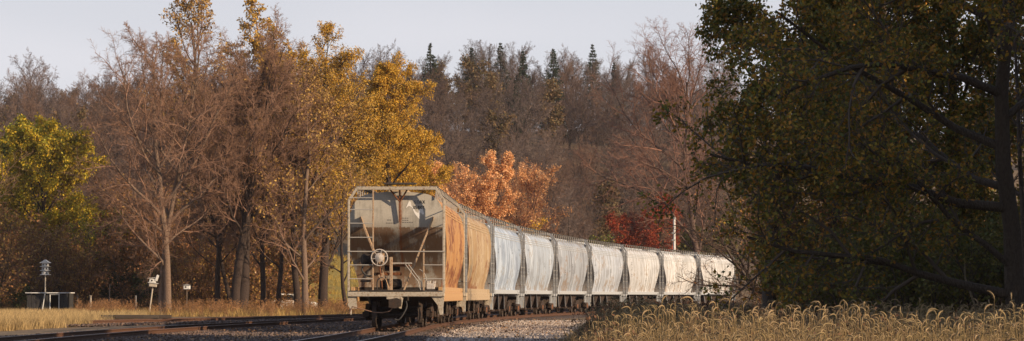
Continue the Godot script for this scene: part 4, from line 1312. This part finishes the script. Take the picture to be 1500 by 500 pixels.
	var br := RandomNumberGenerator.new(); br.seed = 77
	for e: Array in [[8.0, 64.0], [9.6, 62.0], [11.2, 61.0], [12.6, 58.0], [11.6, 70.0], [10.4, 67.0], [12.9, 66.0]]:
		copy(bush0, on_ground(e[0], e[1]), br.randf() * TAU, br.randf_range(0.85, 1.3))
	for e: Array in [[8.8, 69.0], [8.2, 68.0], [8.7, 74.0], [9.1, 78.0], [9.9, 82.0], [9.9, 86.0], [11.0, 92.0], [10.8, 90.0], [11.8, 76.0], [9.8, 76.0], [13.6, 80.0], [15.5, 84.0]]:
		copy(bush1, on_ground(e[0], e[1]), br.randf() * TAU, br.randf_range(0.85, 1.3))
	# big leafy trees beside the meadow, out of the picture to the right: their shade falls on the dark trees
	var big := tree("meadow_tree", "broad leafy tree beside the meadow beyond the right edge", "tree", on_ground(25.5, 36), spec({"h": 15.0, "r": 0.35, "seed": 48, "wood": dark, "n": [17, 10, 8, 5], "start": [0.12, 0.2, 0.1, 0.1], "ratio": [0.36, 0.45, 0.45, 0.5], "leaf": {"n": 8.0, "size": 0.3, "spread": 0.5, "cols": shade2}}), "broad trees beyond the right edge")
	for e: Array in [[20.5, 40.0, 1.0], [26.0, 51.0, 1.1], [21.5, 49.0, 1.0], [31.0, 38.0, 1.2], [19.5, 32.0, 0.85], [27.0, 28.0, 1.1], [33.0, 47.0, 1.3], [24.0, 57.0, 0.9]]:
		copy(big, on_ground(e[0], e[1]), br.randf() * TAU, e[2])
	print("right")

	# ---- shrubs and saplings behind the left tracks
	var kinds := [
		tree("russet_shrub", "russet-leaved shrub rising farthest behind the low shed", "shrub", on_ground(-29.6, 193), spec({"h": 5.0, "r": 0.05, "seed": 51, "stems": 5, "stem_lean": 0.35, "last": 3, "n": [9, 7, 6], "start": [0.15, 0.2, 0.1], "twig": brown, "leaf": {"n": 2.2, "size": 0.15, "spread": 0.25, "cols": russet}}), "russet shrubs behind the left tracks"),
		tree("bare_thicket", "bare brown thicket shrub behind the small white box bird house", "shrub", on_ground(-20.6, 186), spec({"h": 5.5, "r": 0.04, "seed": 52, "stems": 8, "stem_lean": 0.3, "stem_spread": 0.7, "last": 3, "n": [11, 8, 8], "start": [0.1, 0.2, 0.1], "twig": brown, "wood": dark, "leaf": {"n": 0.8, "size": 0.14, "spread": 0.2, "cols": russet + ochre}}), "bare thicket behind the left tracks"),
		tree("evergreen_shrub", "dark green shrub in the shade left of the twin trunk", "shrub", on_ground(-25.3, 190), spec({"h": 3.6, "r": 0.04, "seed": 53, "stems": 6, "stem_lean": 0.4, "last": 3, "n": [9, 7, 6], "start": [0.1, 0.2, 0.1], "wood": dark, "leaf": {"n": 2.5, "size": 0.15, "spread": 0.2, "cols": [lin(0.04, 0.06, 0.016), lin(0.07, 0.085, 0.02)]}}), "dark green shrubs on the left")]
	var spots := [[0, -26.6, 191, 1.2], [0, -27.8, 197, 1.5], [0, -24.2, 196, 1.3], [0, -30.0, 196, 1.3], [0, -22.4, 192, 1.0], [0, -21.4, 200, 1.3],
		[1, -34.6, 180, 1.3], [1, -33.0, 190, 1.2], [1, -35.5, 186, 1.4], [1, -30.4, 191, 1.1], [1, -26.0, 200, 1.4], [1, -23.0, 184, 0.9], [1, -18.8, 190, 1.2], [1, -17.0, 186, 1.1], [1, -19.6, 198, 1.5], [1, -16.4, 202, 1.4], [1, -22.6, 206, 1.7], [1, -28.6, 208, 1.7], [1, -33.0, 208, 1.8], [1, -36.0, 200, 1.5], [1, -18.2, 208, 1.7],
		[2, -33.2, 184, 0.7], [2, -34.4, 179, 0.8], [2, -23.6, 188, 1.0], [2, -28.0, 192, 0.9], [2, -26.6, 192, 1.2], [2, -20.0, 190, 0.9], [2, -18.0, 194, 1.0]]
	for e: Array in spots:
		var c := copy(kinds[e[0]], on_ground(e[1], e[2]), br.randf() * TAU, e[3])
		var b: float = e[1] / e[2]
		var where := "behind the dark trunks near the golden tree"
		if b < -0.175:
			where = "at the left edge beside the low shed"
		elif b < -0.157:
			where = "right behind the low shed"
		elif b < -0.14:
			where = "behind the pale fence post"
		elif b < -0.122:
			where = "behind the leaning bird house"
		elif b < -0.104:
			where = "just right of the pale twin trunk"
		var what: String = ["russet-leaved shrub", "bare brown thicket shrub", "dark green shrub"][e[0]]
		tag(c, "%s %s" % [what, where], "shrub", "%ss %s" % [what, where])

	# ---- the wooded hill
	var protos := []
	var tints := [lin(0.165, 0.11, 0.09), lin(0.14, 0.10, 0.088), lin(0.185, 0.115, 0.085), lin(0.16, 0.12, 0.105), lin(0.145, 0.096, 0.078)]
	for k in 5:
		protos.append(tree("hill_tree", "bare grey-brown tree low on the hillside behind the train", "tree", on_ground(-4.0 + k * 5.3, 300 + k * 9), spec({"h": 8.6 + k * 0.7, "r": 0.13, "seed": 60 + k, "wood": lin(0.075, 0.058, 0.05), "twig": tints[k], "stems": [2, 1, 3, 2, 1][k], "stem_spread": 0.5, "stem_lean": 0.3, "n": [14, 9, 8, 6], "start": [0.12, 0.15, 0.1, 0.1], "ratio": [0.44, 0.46, 0.45, 0.5], "profile": [0.9, 1.1, 0.5], "up": [0.03, 0.07, 0.06, 0.05, 0.05], "twig_r": 0.013, "ang": [0.8, 0.65, 0.7, 0.7]}), "bare trees low on the hill behind the train"))
	var oak := tree("hill_oak", "bare hill tree still holding dull brown leaves", "tree", on_ground(-2.0, 338), spec({"h": 9.5, "r": 0.16, "seed": 70, "wood": dark, "last": 3, "n": [13, 9, 7], "start": [0.2, 0.2, 0.12], "leaf": {"n": 3, "size": 0.3, "spread": 0.5, "cols": [lin(0.13, 0.08, 0.035), lin(0.17, 0.10, 0.04), lin(0.11, 0.085, 0.03)]}}), "brown-leaved trees on the hill")
	var yel := tree("hill_yellow_tree", "dull yellow tree on the ridge right of the golden trees", "tree", on_ground(-9.8, 418), spec({"h": 10.5, "r": 0.16, "seed": 71, "wood": dark, "last": 3, "n": [13, 9, 7], "start": [0.25, 0.2, 0.12], "leaf": {"n": 3, "size": 0.32, "spread": 0.5, "cols": [lin(0.24, 0.17, 0.03), lin(0.30, 0.20, 0.04), lin(0.17, 0.14, 0.03)]}}))
	var hr := RandomNumberGenerator.new(); hr.seed = 99
	var count := 0
	var d := 218.0
	while d < 446.0:
		var step := 7.6
		var x := -0.205 * d + hr.randf() * 5.0
		while x < 0.20 * d:
			var px := x + hr.randf_range(-2.6, 2.6)
			var pd := d + hr.randf_range(-3.5, 3.5)
			var start := 212.0 if px < -16.0 else (262.0 if px < 20.0 else 275.0)
			var seen := px < 0.085 * pd or hr.randf() < 0.25
			if pd > start and seen and not (px > -21.0 and px < -5.0 and pd < 250.0) and hr.randf() < 0.86:
				var roll := hr.randf()
				var src: Node3D = protos[hr.randi() % 5]
				if roll < 0.12:
					src = oak
				var c := copy(src, on_ground(px, pd, 0.1), hr.randf() * TAU, hr.randf_range(0.78, 1.25))
				var bear := px / pd
				var where := "beyond the dark trees on the right"
				if bear < -0.13:
					where = "behind the yellow-green tree at the far left"
				elif bear < -0.085:
					where = "behind the bare row left of the golden trees"
				elif bear < -0.03:
					where = "behind the golden trees"
				elif bear < 0.02:
					where = "above the salmon trees"
				elif bear < 0.085:
					where = "above the red tree"
				var slope := "on the lower slope" if pd < 300.0 else ("halfway up the hill" if pd < 380.0 else "near the ridge")
				var kind := "brown-leaved tree" if src == oak else "bare grey-brown tree"
				tag(c, "%s %s %s" % [kind, slope, where], "tree", "%ss %s %s" % [kind, slope, where])
				count += 1
			x += step * hr.randf_range(0.85, 1.15)
		d += 9.0
	print("hill trees ", count)
	# evergreens of the ridge
	var firs := [[-11.7, 390, 13.8, "dark evergreen on the ridge just right of the golden trees"], [-6.0, 402, 13.4, "pointed dark evergreen on the ridge, second from the golden trees"], [-1.7, 404, 14.2, "broad dark evergreen near the middle of the ridge"], [1.6, 398, 13.3, "slim dark evergreen right of the broad one on the ridge"], [6.1, 402, 14.3, "narrow dark evergreen right of the middle of the ridge"], [12.3, 414, 15.6, "tallest dark evergreen standing clear against the sky"], [15.8, 420, 12.4, "small evergreen top right of the tallest one"], [-14.4, 380, 11.0, "dark evergreen half hidden by the golden crown"], [0.6, 384, 9.0, "small evergreen below the ridge line near its middle"]]
	for k in firs.size():
		var e: Array = firs[k]
		conifer("evergreen_tree", e[3], on_ground(e[0], e[1], 0.1), e[2], 80 + k, "evergreens on the ridge")

func build_yard_things() -> void:
	var white := worn(91, lin(0.62, 0.62, 0.6), lin(0.7, 0.7, 0.68), lin(0.45, 0.43, 0.38), 1.2)
	var black := paint(0.025, 0.024, 0.024, 0.85)
	var wood := worn(92, lin(0.16, 0.12, 0.09), lin(0.22, 0.17, 0.13), lin(0.12, 0.08, 0.06), 1.2)
	var pale_wood := worn(93, lin(0.40, 0.35, 0.28), lin(0.46, 0.41, 0.34), lin(0.3, 0.25, 0.2), 1.2)
	var grey := worn(94, lin(0.22, 0.22, 0.22), lin(0.28, 0.28, 0.27), lin(0.18, 0.16, 0.14))
	# white pole beyond the far cars
	var pole := thing("white_pole", "slim white pole beside the red tree", "pole", on_ground(13.86, 233, 0.1))
	rod(pole, "mast", Vector3(0, 0, 0), Vector3(0, 7.9, 0), 0.105, M.post_white)
	for y: float in [5.2, 6.1, 6.7]:
		block(pole, "bracket", Vector3(-0.08, y, 0.05), Vector3(0.3, 0.16, 0.14), grey)
	rod(pole, "cap", Vector3(0, 7.88, 0), Vector3(0, 8.05, 0), 0.14, grey)
	# bird house for many birds
	var m1 := thing("bird_house", "tall white tiered bird house on a pole above the low shed", "bird house", on_ground(-30.6, 179))
	rod(m1, "pole", Vector3(0.0, 0, 0), Vector3(0, 2.7, 0), 0.045, pale_wood)
	for k in 3:
		block(m1, "tier", Vector3(0, 2.78 + k * 0.27, 0), Vector3(0.42, 0.2, 0.42), white)
		block(m1, "ledge", Vector3(0, 2.665 + k * 0.27, 0), Vector3(0.62, 0.035, 0.62), white)
		for q: float in [-0.11, 0.11]:
			block(m1, "entrance", Vector3(q, 2.78 + k * 0.27, 0.211), Vector3(0.08, 0.1, 0.01), black)
	part(m1, "roof", prism(PackedVector2Array([Vector2(-0.34, 0), Vector2(0.34, 0), Vector2(0, 0.22)]), 0.66), white, Vector3(0, 3.43, 0))
	var m2 := thing("bird_house", "tilted white bird house with a loose roof on a leaning pole", "bird house", on_ground(-23.0, 173))
	rod(m2, "pole", Vector3(0, 0, 0), Vector3(0.24, 1.85, 0), 0.05, pale_wood)
	block(m2, "tier", Vector3(0.26, 1.98, 0), Vector3(0.5, 0.26, 0.4), pale_wood, Basis(Vector3(0, 0, 1), -0.1))
	block(m2, "tier", Vector3(0.24, 2.25, 0), Vector3(0.42, 0.24, 0.36), white, Basis(Vector3(0, 0, 1), -0.15))
	block(m2, "ledge", Vector3(0.28, 2.11, 0), Vector3(0.66, 0.035, 0.5), white, Basis(Vector3(0, 0, 1), -0.12))
	block(m2, "entrance", Vector3(0.2, 2.26, 0.186), Vector3(0.1, 0.1, 0.01), black)
	block(m2, "loose_roof", Vector3(0.52, 2.42, 0), Vector3(0.16, 0.4, 0.42), white, Basis(Vector3(0, 0, 1), -0.35))
	block(m2, "top_board", Vector3(0.16, 2.42, 0), Vector3(0.5, 0.035, 0.45), white, Basis(Vector3(0, 0, 1), 0.08))
	var m3 := thing("bird_house", "small white box bird house on a thin post right of the twin trunk", "bird house", on_ground(-20.6, 173))
	rod(m3, "pole", Vector3(0, 0, 0), Vector3(0, 1.7, 0), 0.03, wood)
	block(m3, "box", Vector3(0.0, 1.82, 0), Vector3(0.42, 0.26, 0.3), white)
	part(m3, "roof", prism(PackedVector2Array([Vector2(-0.27, 0), Vector2(0.27, 0), Vector2(0.0, 0.09)]), 0.4), grey, Vector3(0, 1.952, 0))
	block(m3, "entrance", Vector3(-0.06, 1.84, 0.155), Vector3(0.1, 0.1, 0.01), black)
	# low shed
	var sh := thing("low_shed", "low black shed with a pale flat roof edge and white-framed doorway", "shed", on_ground(-30.1, 178))
	block(sh, "back_wall", Vector3(0, 0.72, -1.0), Vector3(2.7, 1.44, 0.06), black)
	for q: float in [-1.0, 1.0]:
		block(sh, "side_wall", Vector3(q * 1.32, 0.72, 0), Vector3(0.06, 1.44, 1.94), black)
	for k in 9:
		if k != 5 and k != 6:
			block(sh, "wall_board", Vector3(-1.2 + k * 0.3, 0.72, 1.0), Vector3(0.28, 1.42, 0.03), black)
	block(sh, "roof", Vector3(0, 1.475, 0.05), Vector3(2.85, 0.06, 2.3), white)
	for q: float in [0.17, 0.75]:
		beam(sh, "door_jamb", Vector3(q, 0.0, 1.05), Vector3(q, 1.36, 1.05), 0.07, 0.05, white)
	beam(sh, "door_lintel", Vector3(0.13, 1.38, 1.05), Vector3(0.79, 1.38, 1.05), 0.05, 0.07, white)
	beam(sh, "roof_prop", Vector3(-0.35, 0, 1.2), Vector3(-0.15, 1.44, 1.12), 0.07, 0.05, white)
	# fence posts
	var posts := [[-28.0, 176, 1.3, 0.045, "reddish fence post nearest the low shed", wood, 0.0], [-27.0, 175, 1.28, 0.06, "short pale fence post beside the concrete block", pale_wood, 0.0], [-25.8, 175, 2.0, 0.045, "tallest thin fence post in the dry weeds", wood, 0.02], [-24.1, 175, 1.3, 0.04, "grey fence post left of the leaning bird house pole", grey, 0.0]]
	for e: Array in posts:
		var p := thing("fence_post", e[4], "post", on_ground(e[0], e[1]), "old fence posts on the left")
		rod(p, "post", Vector3.ZERO, Vector3(e[6], e[2], 0), e[3], e[5])
		block(p, "top", Vector3(e[6], e[2], 0), Vector3(e[3] * 2.2, 0.04, e[3] * 2.2), e[5])
	var cb := thing("concrete_block", "grey concrete block lying at the edge of the dry grass", "block", on_ground(-25.4, 166, 0.02))
	block(cb, "slab", Vector3(0, 0.12, 0), Vector3(0.9, 0.24, 0.4), grey)
	block(cb, "slab", Vector3(0.1, 0.29, 0.02), Vector3(0.6, 0.1, 0.34), grey)
	var bn := thing("wooden_bench", "low weathered plank bench in the dry weeds", "bench", on_ground(-25.1, 178))
	block(bn, "plank", Vector3(0, 0.42, 0), Vector3(0.95, 0.06, 0.3), wood)
	for q: float in [-0.36, 0.36]:
		block(bn, "leg", Vector3(q, 0.2, 0), Vector3(0.1, 0.4, 0.26), wood)
	# stack of old ties beside the siding
	var st := thing("tie_stack", "flat stack of weathered railway ties beside the farthest siding", "timber stack", Vector3(-17.2, 0.02, -124.0))
	st.rotation.y = 0.25
	for k in 6:
		block(st, "old_tie", Vector3((k % 3) * 0.3 - 0.3 + (k / 3) * 0.12, 0.09 + (k / 3) * 0.18, (k % 2) * 0.25), Vector3(0.23, 0.17, 2.6), M.ties[k % 3], Basis(Vector3.UP, PI / 2 + 0.05 * (k % 3)))
	# house behind the shrubs
	var siding := paint(0.17, 0.20, 0.23, 0.8)
	var roofing := paint(0.07, 0.065, 0.065, 0.9)
	var ho := thing("grey_house", "small blue-grey house mostly hidden behind the russet shrubs", "house", on_ground(-32.6, 214, 0.3))
	for k in 13:      # clapboards, each a board
		block(ho, "clapboard", Vector3(0, 0.15 + k * 0.22, 3.02), Vector3(7.0, 0.21, 0.05), siding, Basis(Vector3.RIGHT, -0.08))
	block(ho, "wall", Vector3(0, 1.45, 0), Vector3(7.0, 2.9, 5.9), siding)
	part(ho, "roof", prism(PackedVector2Array([Vector2(-3.5, 0), Vector2(3.5, 0), Vector2(0, 1.7)]), 7.6), roofing, Vector3(0, 2.92, 0), Basis(Vector3.UP, PI / 2))
	for q: float in [-1.9, 0.9]:
		var wf := block(ho, "window", Vector3(q, 1.6, 3.06), Vector3(1.0, 1.2, 0.06), white)
		block(wf, "pane", Vector3(0, 0, 0.035), Vector3(0.8, 1.0, 0.01), paint(0.03, 0.035, 0.04, 0.1))
	block(ho, "door", Vector3(2.4, 1.05, 3.06), Vector3(0.95, 2.1, 0.06), grey)
	build_white_car()

func build_white_car() -> void:
	var white := paint(0.68, 0.68, 0.67, 0.35)
	var glass := paint(0.02, 0.022, 0.025, 0.08)
	var rubber := paint(0.02, 0.02, 0.02, 0.9)
	var car := thing("parked_car", "white parked car half hidden among the trunks and weeds", "car", on_ground(-16.2, 196, 0.0))
	car.rotation.y = 0.25
	part(car, "body", prism(PackedVector2Array([Vector2(-2.1, 0.3), Vector2(2.15, 0.3), Vector2(2.2, 0.62), Vector2(2.0, 0.8), Vector2(0.95, 0.92), Vector2(0.35, 1.4), Vector2(-1.2, 1.42), Vector2(-1.75, 0.98), Vector2(-2.15, 0.92), Vector2(-2.2, 0.6)]), 1.7), white)
	part(car, "side_window", prism(PackedVector2Array([Vector2(-1.45, 0.95), Vector2(0.7, 0.95), Vector2(0.28, 1.32), Vector2(-1.1, 1.34)]), 1.72), glass)
	for q: Vector2 in [Vector2(-1.35, 0.8), Vector2(1.35, 0.8), Vector2(-1.35, -0.8), Vector2(1.35, -0.8)]:
		var g := Geo.new()
		g.lathe([Vector2(-0.1, 0.0), Vector2(-0.1, 0.28), Vector2(-0.06, 0.32), Vector2(0.08, 0.32), Vector2(0.1, 0.28), Vector2(0.1, 0.0)], 18, Color.WHITE)
		part(car, "wheel", g.mesh(null), rubber, Vector3(q.x, 0.32, q.y), Basis(Vector3.UP, PI / 2))
	block(car, "bumper", Vector3(2.16, 0.45, 0), Vector3(0.12, 0.2, 1.66), paint(0.4, 0.4, 0.4, 0.5))
	block(car, "headlight", Vector3(2.12, 0.68, 0.6), Vector3(0.08, 0.14, 0.3), glass)
	block(car, "headlight", Vector3(2.12, 0.68, -0.6), Vector3(0.08, 0.14, 0.3), glass)

func build_cover() -> void:
	var r := RandomNumberGenerator.new()
	# foxtail meadow on the right
	r.seed = 201
	for k in 4:
		var me := foxtail_clump(300 + k)
		var xf := []; var cols := []
		for i in 4300:
			var d := 23.0 + 47.0 * pow(r.randf(), 0.8)
			var edge := 0.019 * d + hill_noise.get_noise_2d(d * 12.0, 70.0) * 0.5 + maxf(0.0, d - 58.0) * 0.04
			var x := edge + (0.212 * d + 1.5 - edge) * r.randf()
			if x > 5.0 + maxf(0.0, 58.0 - d) and d > 58.0:
				continue
			var s := r.randf_range(0.55, 1.1) * (0.88 + hill_noise.get_noise_2d(x * 14.0, d * 14.0) * 0.3)
			if x - edge < 0.8:
				s *= 0.55 + 0.5 * maxf(0.0, x - edge)
			xf.append(Transform3D(Basis(Vector3.UP, r.randf() * TAU).scaled(Vector3(s, s, s)), on_ground(x, d, 0.03)))
			var t := r.randf_range(0.7, 1.15)
			var gr := hill_noise.get_noise_2d(x * 9.0 + 90.0, d * 9.0)
			cols.append(Color(t * (0.92 - gr * 0.25), t * (0.92 - gr * 0.2), t * (0.85 - gr * 0.35)))
		scatter("foxtail_grass", "tall tan foxtail grass with nodding seed heads in the right foreground", "grass", me, xf, cols)
	# brown weeds along the far edge of the meadow and beside the cars
	var wm := weed_mesh(310, 1.15, lin(0.10, 0.06, 0.04), lin(0.13, 0.07, 0.04), 2)
	var wx := []; var wc := []
	for i in 1700:
		var d := r.randf_range(58.0, 108.0)
		var x := lerpf(1.6, 4.6, (d - 58.0) / 50.0) + r.randf() * 6.5
		if i >= 1500:
			d = r.randf_range(30.0, 58.0)
			x = d * r.randf_range(0.026, 0.19)
		var s := r.randf_range(0.5, 1.05)
		wx.append(Transform3D(Basis(Vector3.UP, r.randf() * TAU).scaled(Vector3(s, s, s)), on_ground(x, d, 0.03)))
		var t := r.randf_range(0.6, 1.3)
		wc.append(Color(t, t * 0.95, t * 0.9))
	scatter("brown_weeds", "dark brown dead weeds between the meadow and the train", "weeds", wm, wx, wc)
	# straw-coloured grass at the left, before the shed
	var sm := straw_clump(320, 30, 0.52, 0.3, lin(0.44, 0.325, 0.165), 0.3, 0.008)
	var sx := []; var sc := []
	for i in 9000:
		var d := 94.0 + 84.0 * pow(r.randf(), 1.3)
		var lim := -17.6 - maxf(0.0, 108.0 - d) * 0.10 - maxf(0.0, d - 112.0) * 0.08 + hill_noise.get_noise_2d(d * 10.0, 5.0) * 1.2
		var x := -0.2 * d + r.randf() * (0.2 * d + lim)
		if x > lim:
			continue
		if x > -0.155 * d and d > 125.0 and r.randf() < 0.6:
			continue
		var s := r.randf_range(0.6, 1.15)
		sx.append(Transform3D(Basis(Vector3.UP, r.randf() * TAU).scaled(Vector3(s, s, s)), on_ground(x, d, 0.03)))
		var t := r.randf_range(0.7, 1.2)
		sc.append(Color(t, t * 0.97, t * 0.9))
	scatter("straw_grass", "pale golden dry grass beside the sidings on the left", "grass", sm, sx, sc)
	# weeds along the foot of the tree row
	var wm2 := weed_mesh(330, 1.25, lin(0.27, 0.17, 0.10), lin(0.34, 0.18, 0.075), 4)
	var sm2 := straw_clump(331, 22, 0.7, 0.35, lin(0.48, 0.32, 0.12), 0.35, 0.010)
	var ax := []; var ac := []; var bx := []; var bc := []
	for i in 5200:
		var d := r.randf_range(160.0, 208.0)
		var x := r.randf_range(-0.19 * d, -0.045 * d)
		var clear := -9.0 - (160.0 - d) * 0.16 
		if x > -11.0 + (d - 160.0) * 0.12 or (d < 168.0 and x > -14.0):
			continue
		var s := r.randf_range(0.35, 1.1)
		if hill_noise.get_noise_2d(x * 11.0 + 40.0, d * 5.0) < -0.08:
			continue
		if x < -26.5 and d < 178.5:
			s *= 0.42
		var t := r.randf_range(0.6, 1.2)
		var xf := Transform3D(Basis(Vector3.UP, r.randf() * TAU).scaled(Vector3(s, s, s)), on_ground(x, d, 0.03))
		if r.randf() < 0.5:
			ax.append(xf); ac.append(Color(t, t * 0.95, t * 0.9))
		else:
			bx.append(xf); bc.append(Color(t, t, t * 0.9))
	for i in 1500:
		var d := r.randf_range(190.0, 244.0)
		var x := r.randf_range(-22.0, -5.0)
		var s := r.randf_range(0.4, 1.1)
		var t := r.randf_range(0.6, 1.15)
		bx.append(Transform3D(Basis(Vector3.UP, r.randf() * TAU).scaled(Vector3(s, s, s)), on_ground(x, d, 0.0)))
		bc.append(Color(t, t * 1.05, t * 0.6))
	scatter("russet_weeds", "russet dead weeds around the feet of the tree row", "weeds", wm2, ax, ac)
	scatter("rough_grass", "rough straw grass among the trunks of the tree row", "grass", sm2, bx, bc)
	# ballast stones and fallen leaves on the near tracks
	var px := []; var pc := []; var gx := []; var gc := []; var fx := []; var fc := []
	for i in 26000:
		var s := r.randf_range(-36.0, 45.0)
		var p := on_path(s)
		var off := r.randf_range(-10.5, 5.6)
		var at := p + Vector3(off, 0.03, 0)
		var k := r.randf_range(0.5, 1.2)
		var size := r.randf_range(0.018, 0.05)
		var xf := Transform3D(Basis.from_euler(Vector3(r.randf(), r.randf() * TAU, r.randf())).scaled(Vector3.ONE * size), at)
		if off > 1.6:
			gx.append(xf.translated(Vector3(0, -0.005, 0))); gc.append(Color(0.44 * k, 0.37 * k, 0.32 * k))
		elif off > -9.6:
			px.append(xf.translated(Vector3(0, 0.02 if absf(off) < 2.2 else -0.01, 0))); pc.append(Color(0.15 * k, 0.11 * k, 0.095 * k))
	var second := smooth([Vector3(-12.1, 0, -62), Vector3(-11.9, 0, -80), Vector3(-11.15, 0, -95), Vector3(-9.9, 0, -110), Vector3(-8.4, 0, -125), Vector3(-6.2, 0, -146)])
	for i in 16000:
		var p: Vector3 = second[r.randi() % second.size()]
		var k := r.randf_range(0.5, 1.3)
		var off := r.randf_range(-3.4, 2.6)
		px.append(Transform3D(Basis.from_euler(Vector3(r.randf(), r.randf() * TAU, r.randf())).scaled(Vector3.ONE * r.randf_range(0.02, 0.055)), p + Vector3(off, 0.05 if absf(off) < 1.6 else 0.015, r.randf_range(-0.6, 0.6))))
		pc.append(Color(0.16 * k, 0.105 * k, 0.08 * k))
	var third := smooth([Vector3(-19.5, 0, -109.5), Vector3(-17.6, 0.0, -116), Vector3(-14.6, 0.0, -128), Vector3(-11.7, 0.0, -141)])
	for i in 5000:
		var p: Vector3 = third[r.randi() % third.size()]
		var k := r.randf_range(0.4, 1.2)
		px.append(Transform3D(Basis.from_euler(Vector3(r.randf(), r.randf() * TAU, r.randf())).scaled(Vector3.ONE * r.randf_range(0.03, 0.09)), p + Vector3(r.randf_range(-2.4, 2.4), 0.04, r.randf_range(-0.6, 0.6))))
		pc.append(Color(0.14 * k, 0.095 * k, 0.075 * k))
	for i in 2600:
		var s := r.randf_range(-36.0, 50.0)
		var at := on_path(s) + Vector3(r.randf_range(-9.5, 5.6), 0.07, 0)
		var k := r.randf_range(0.6, 1.2)
		fx.append(Transform3D(Basis.from_euler(Vector3(r.randf_range(-0.6, 0.6), r.randf() * TAU, r.randf_range(-0.6, 0.6))), at))
		fc.append(Color(0.36 * k, 0.2 * k, 0.09 * k) if r.randf() < 0.6 else Color(0.12 * k, 0.07 * k, 0.04 * k))
	var stone := stone_mesh(5)
	scatter("ballast_stones", "dark reddish ballast stones around the tracks", "stones", stone, px, pc)
	scatter("gravel_stones", "pale gravel on the near side of the tail car", "gravel", stone, gx, gc)
	var lg := Geo.new()
	lg.leaf(Vector3.ZERO, Vector3(1, 0.1, 0).normalized(), Vector3.UP, 0.10, 0.075, Color.WHITE)
	scatter("fallen_leaves", "fallen brown leaves scattered over the gravel and ballast", "leaves", lg.mesh(M.grass), fx, fc)
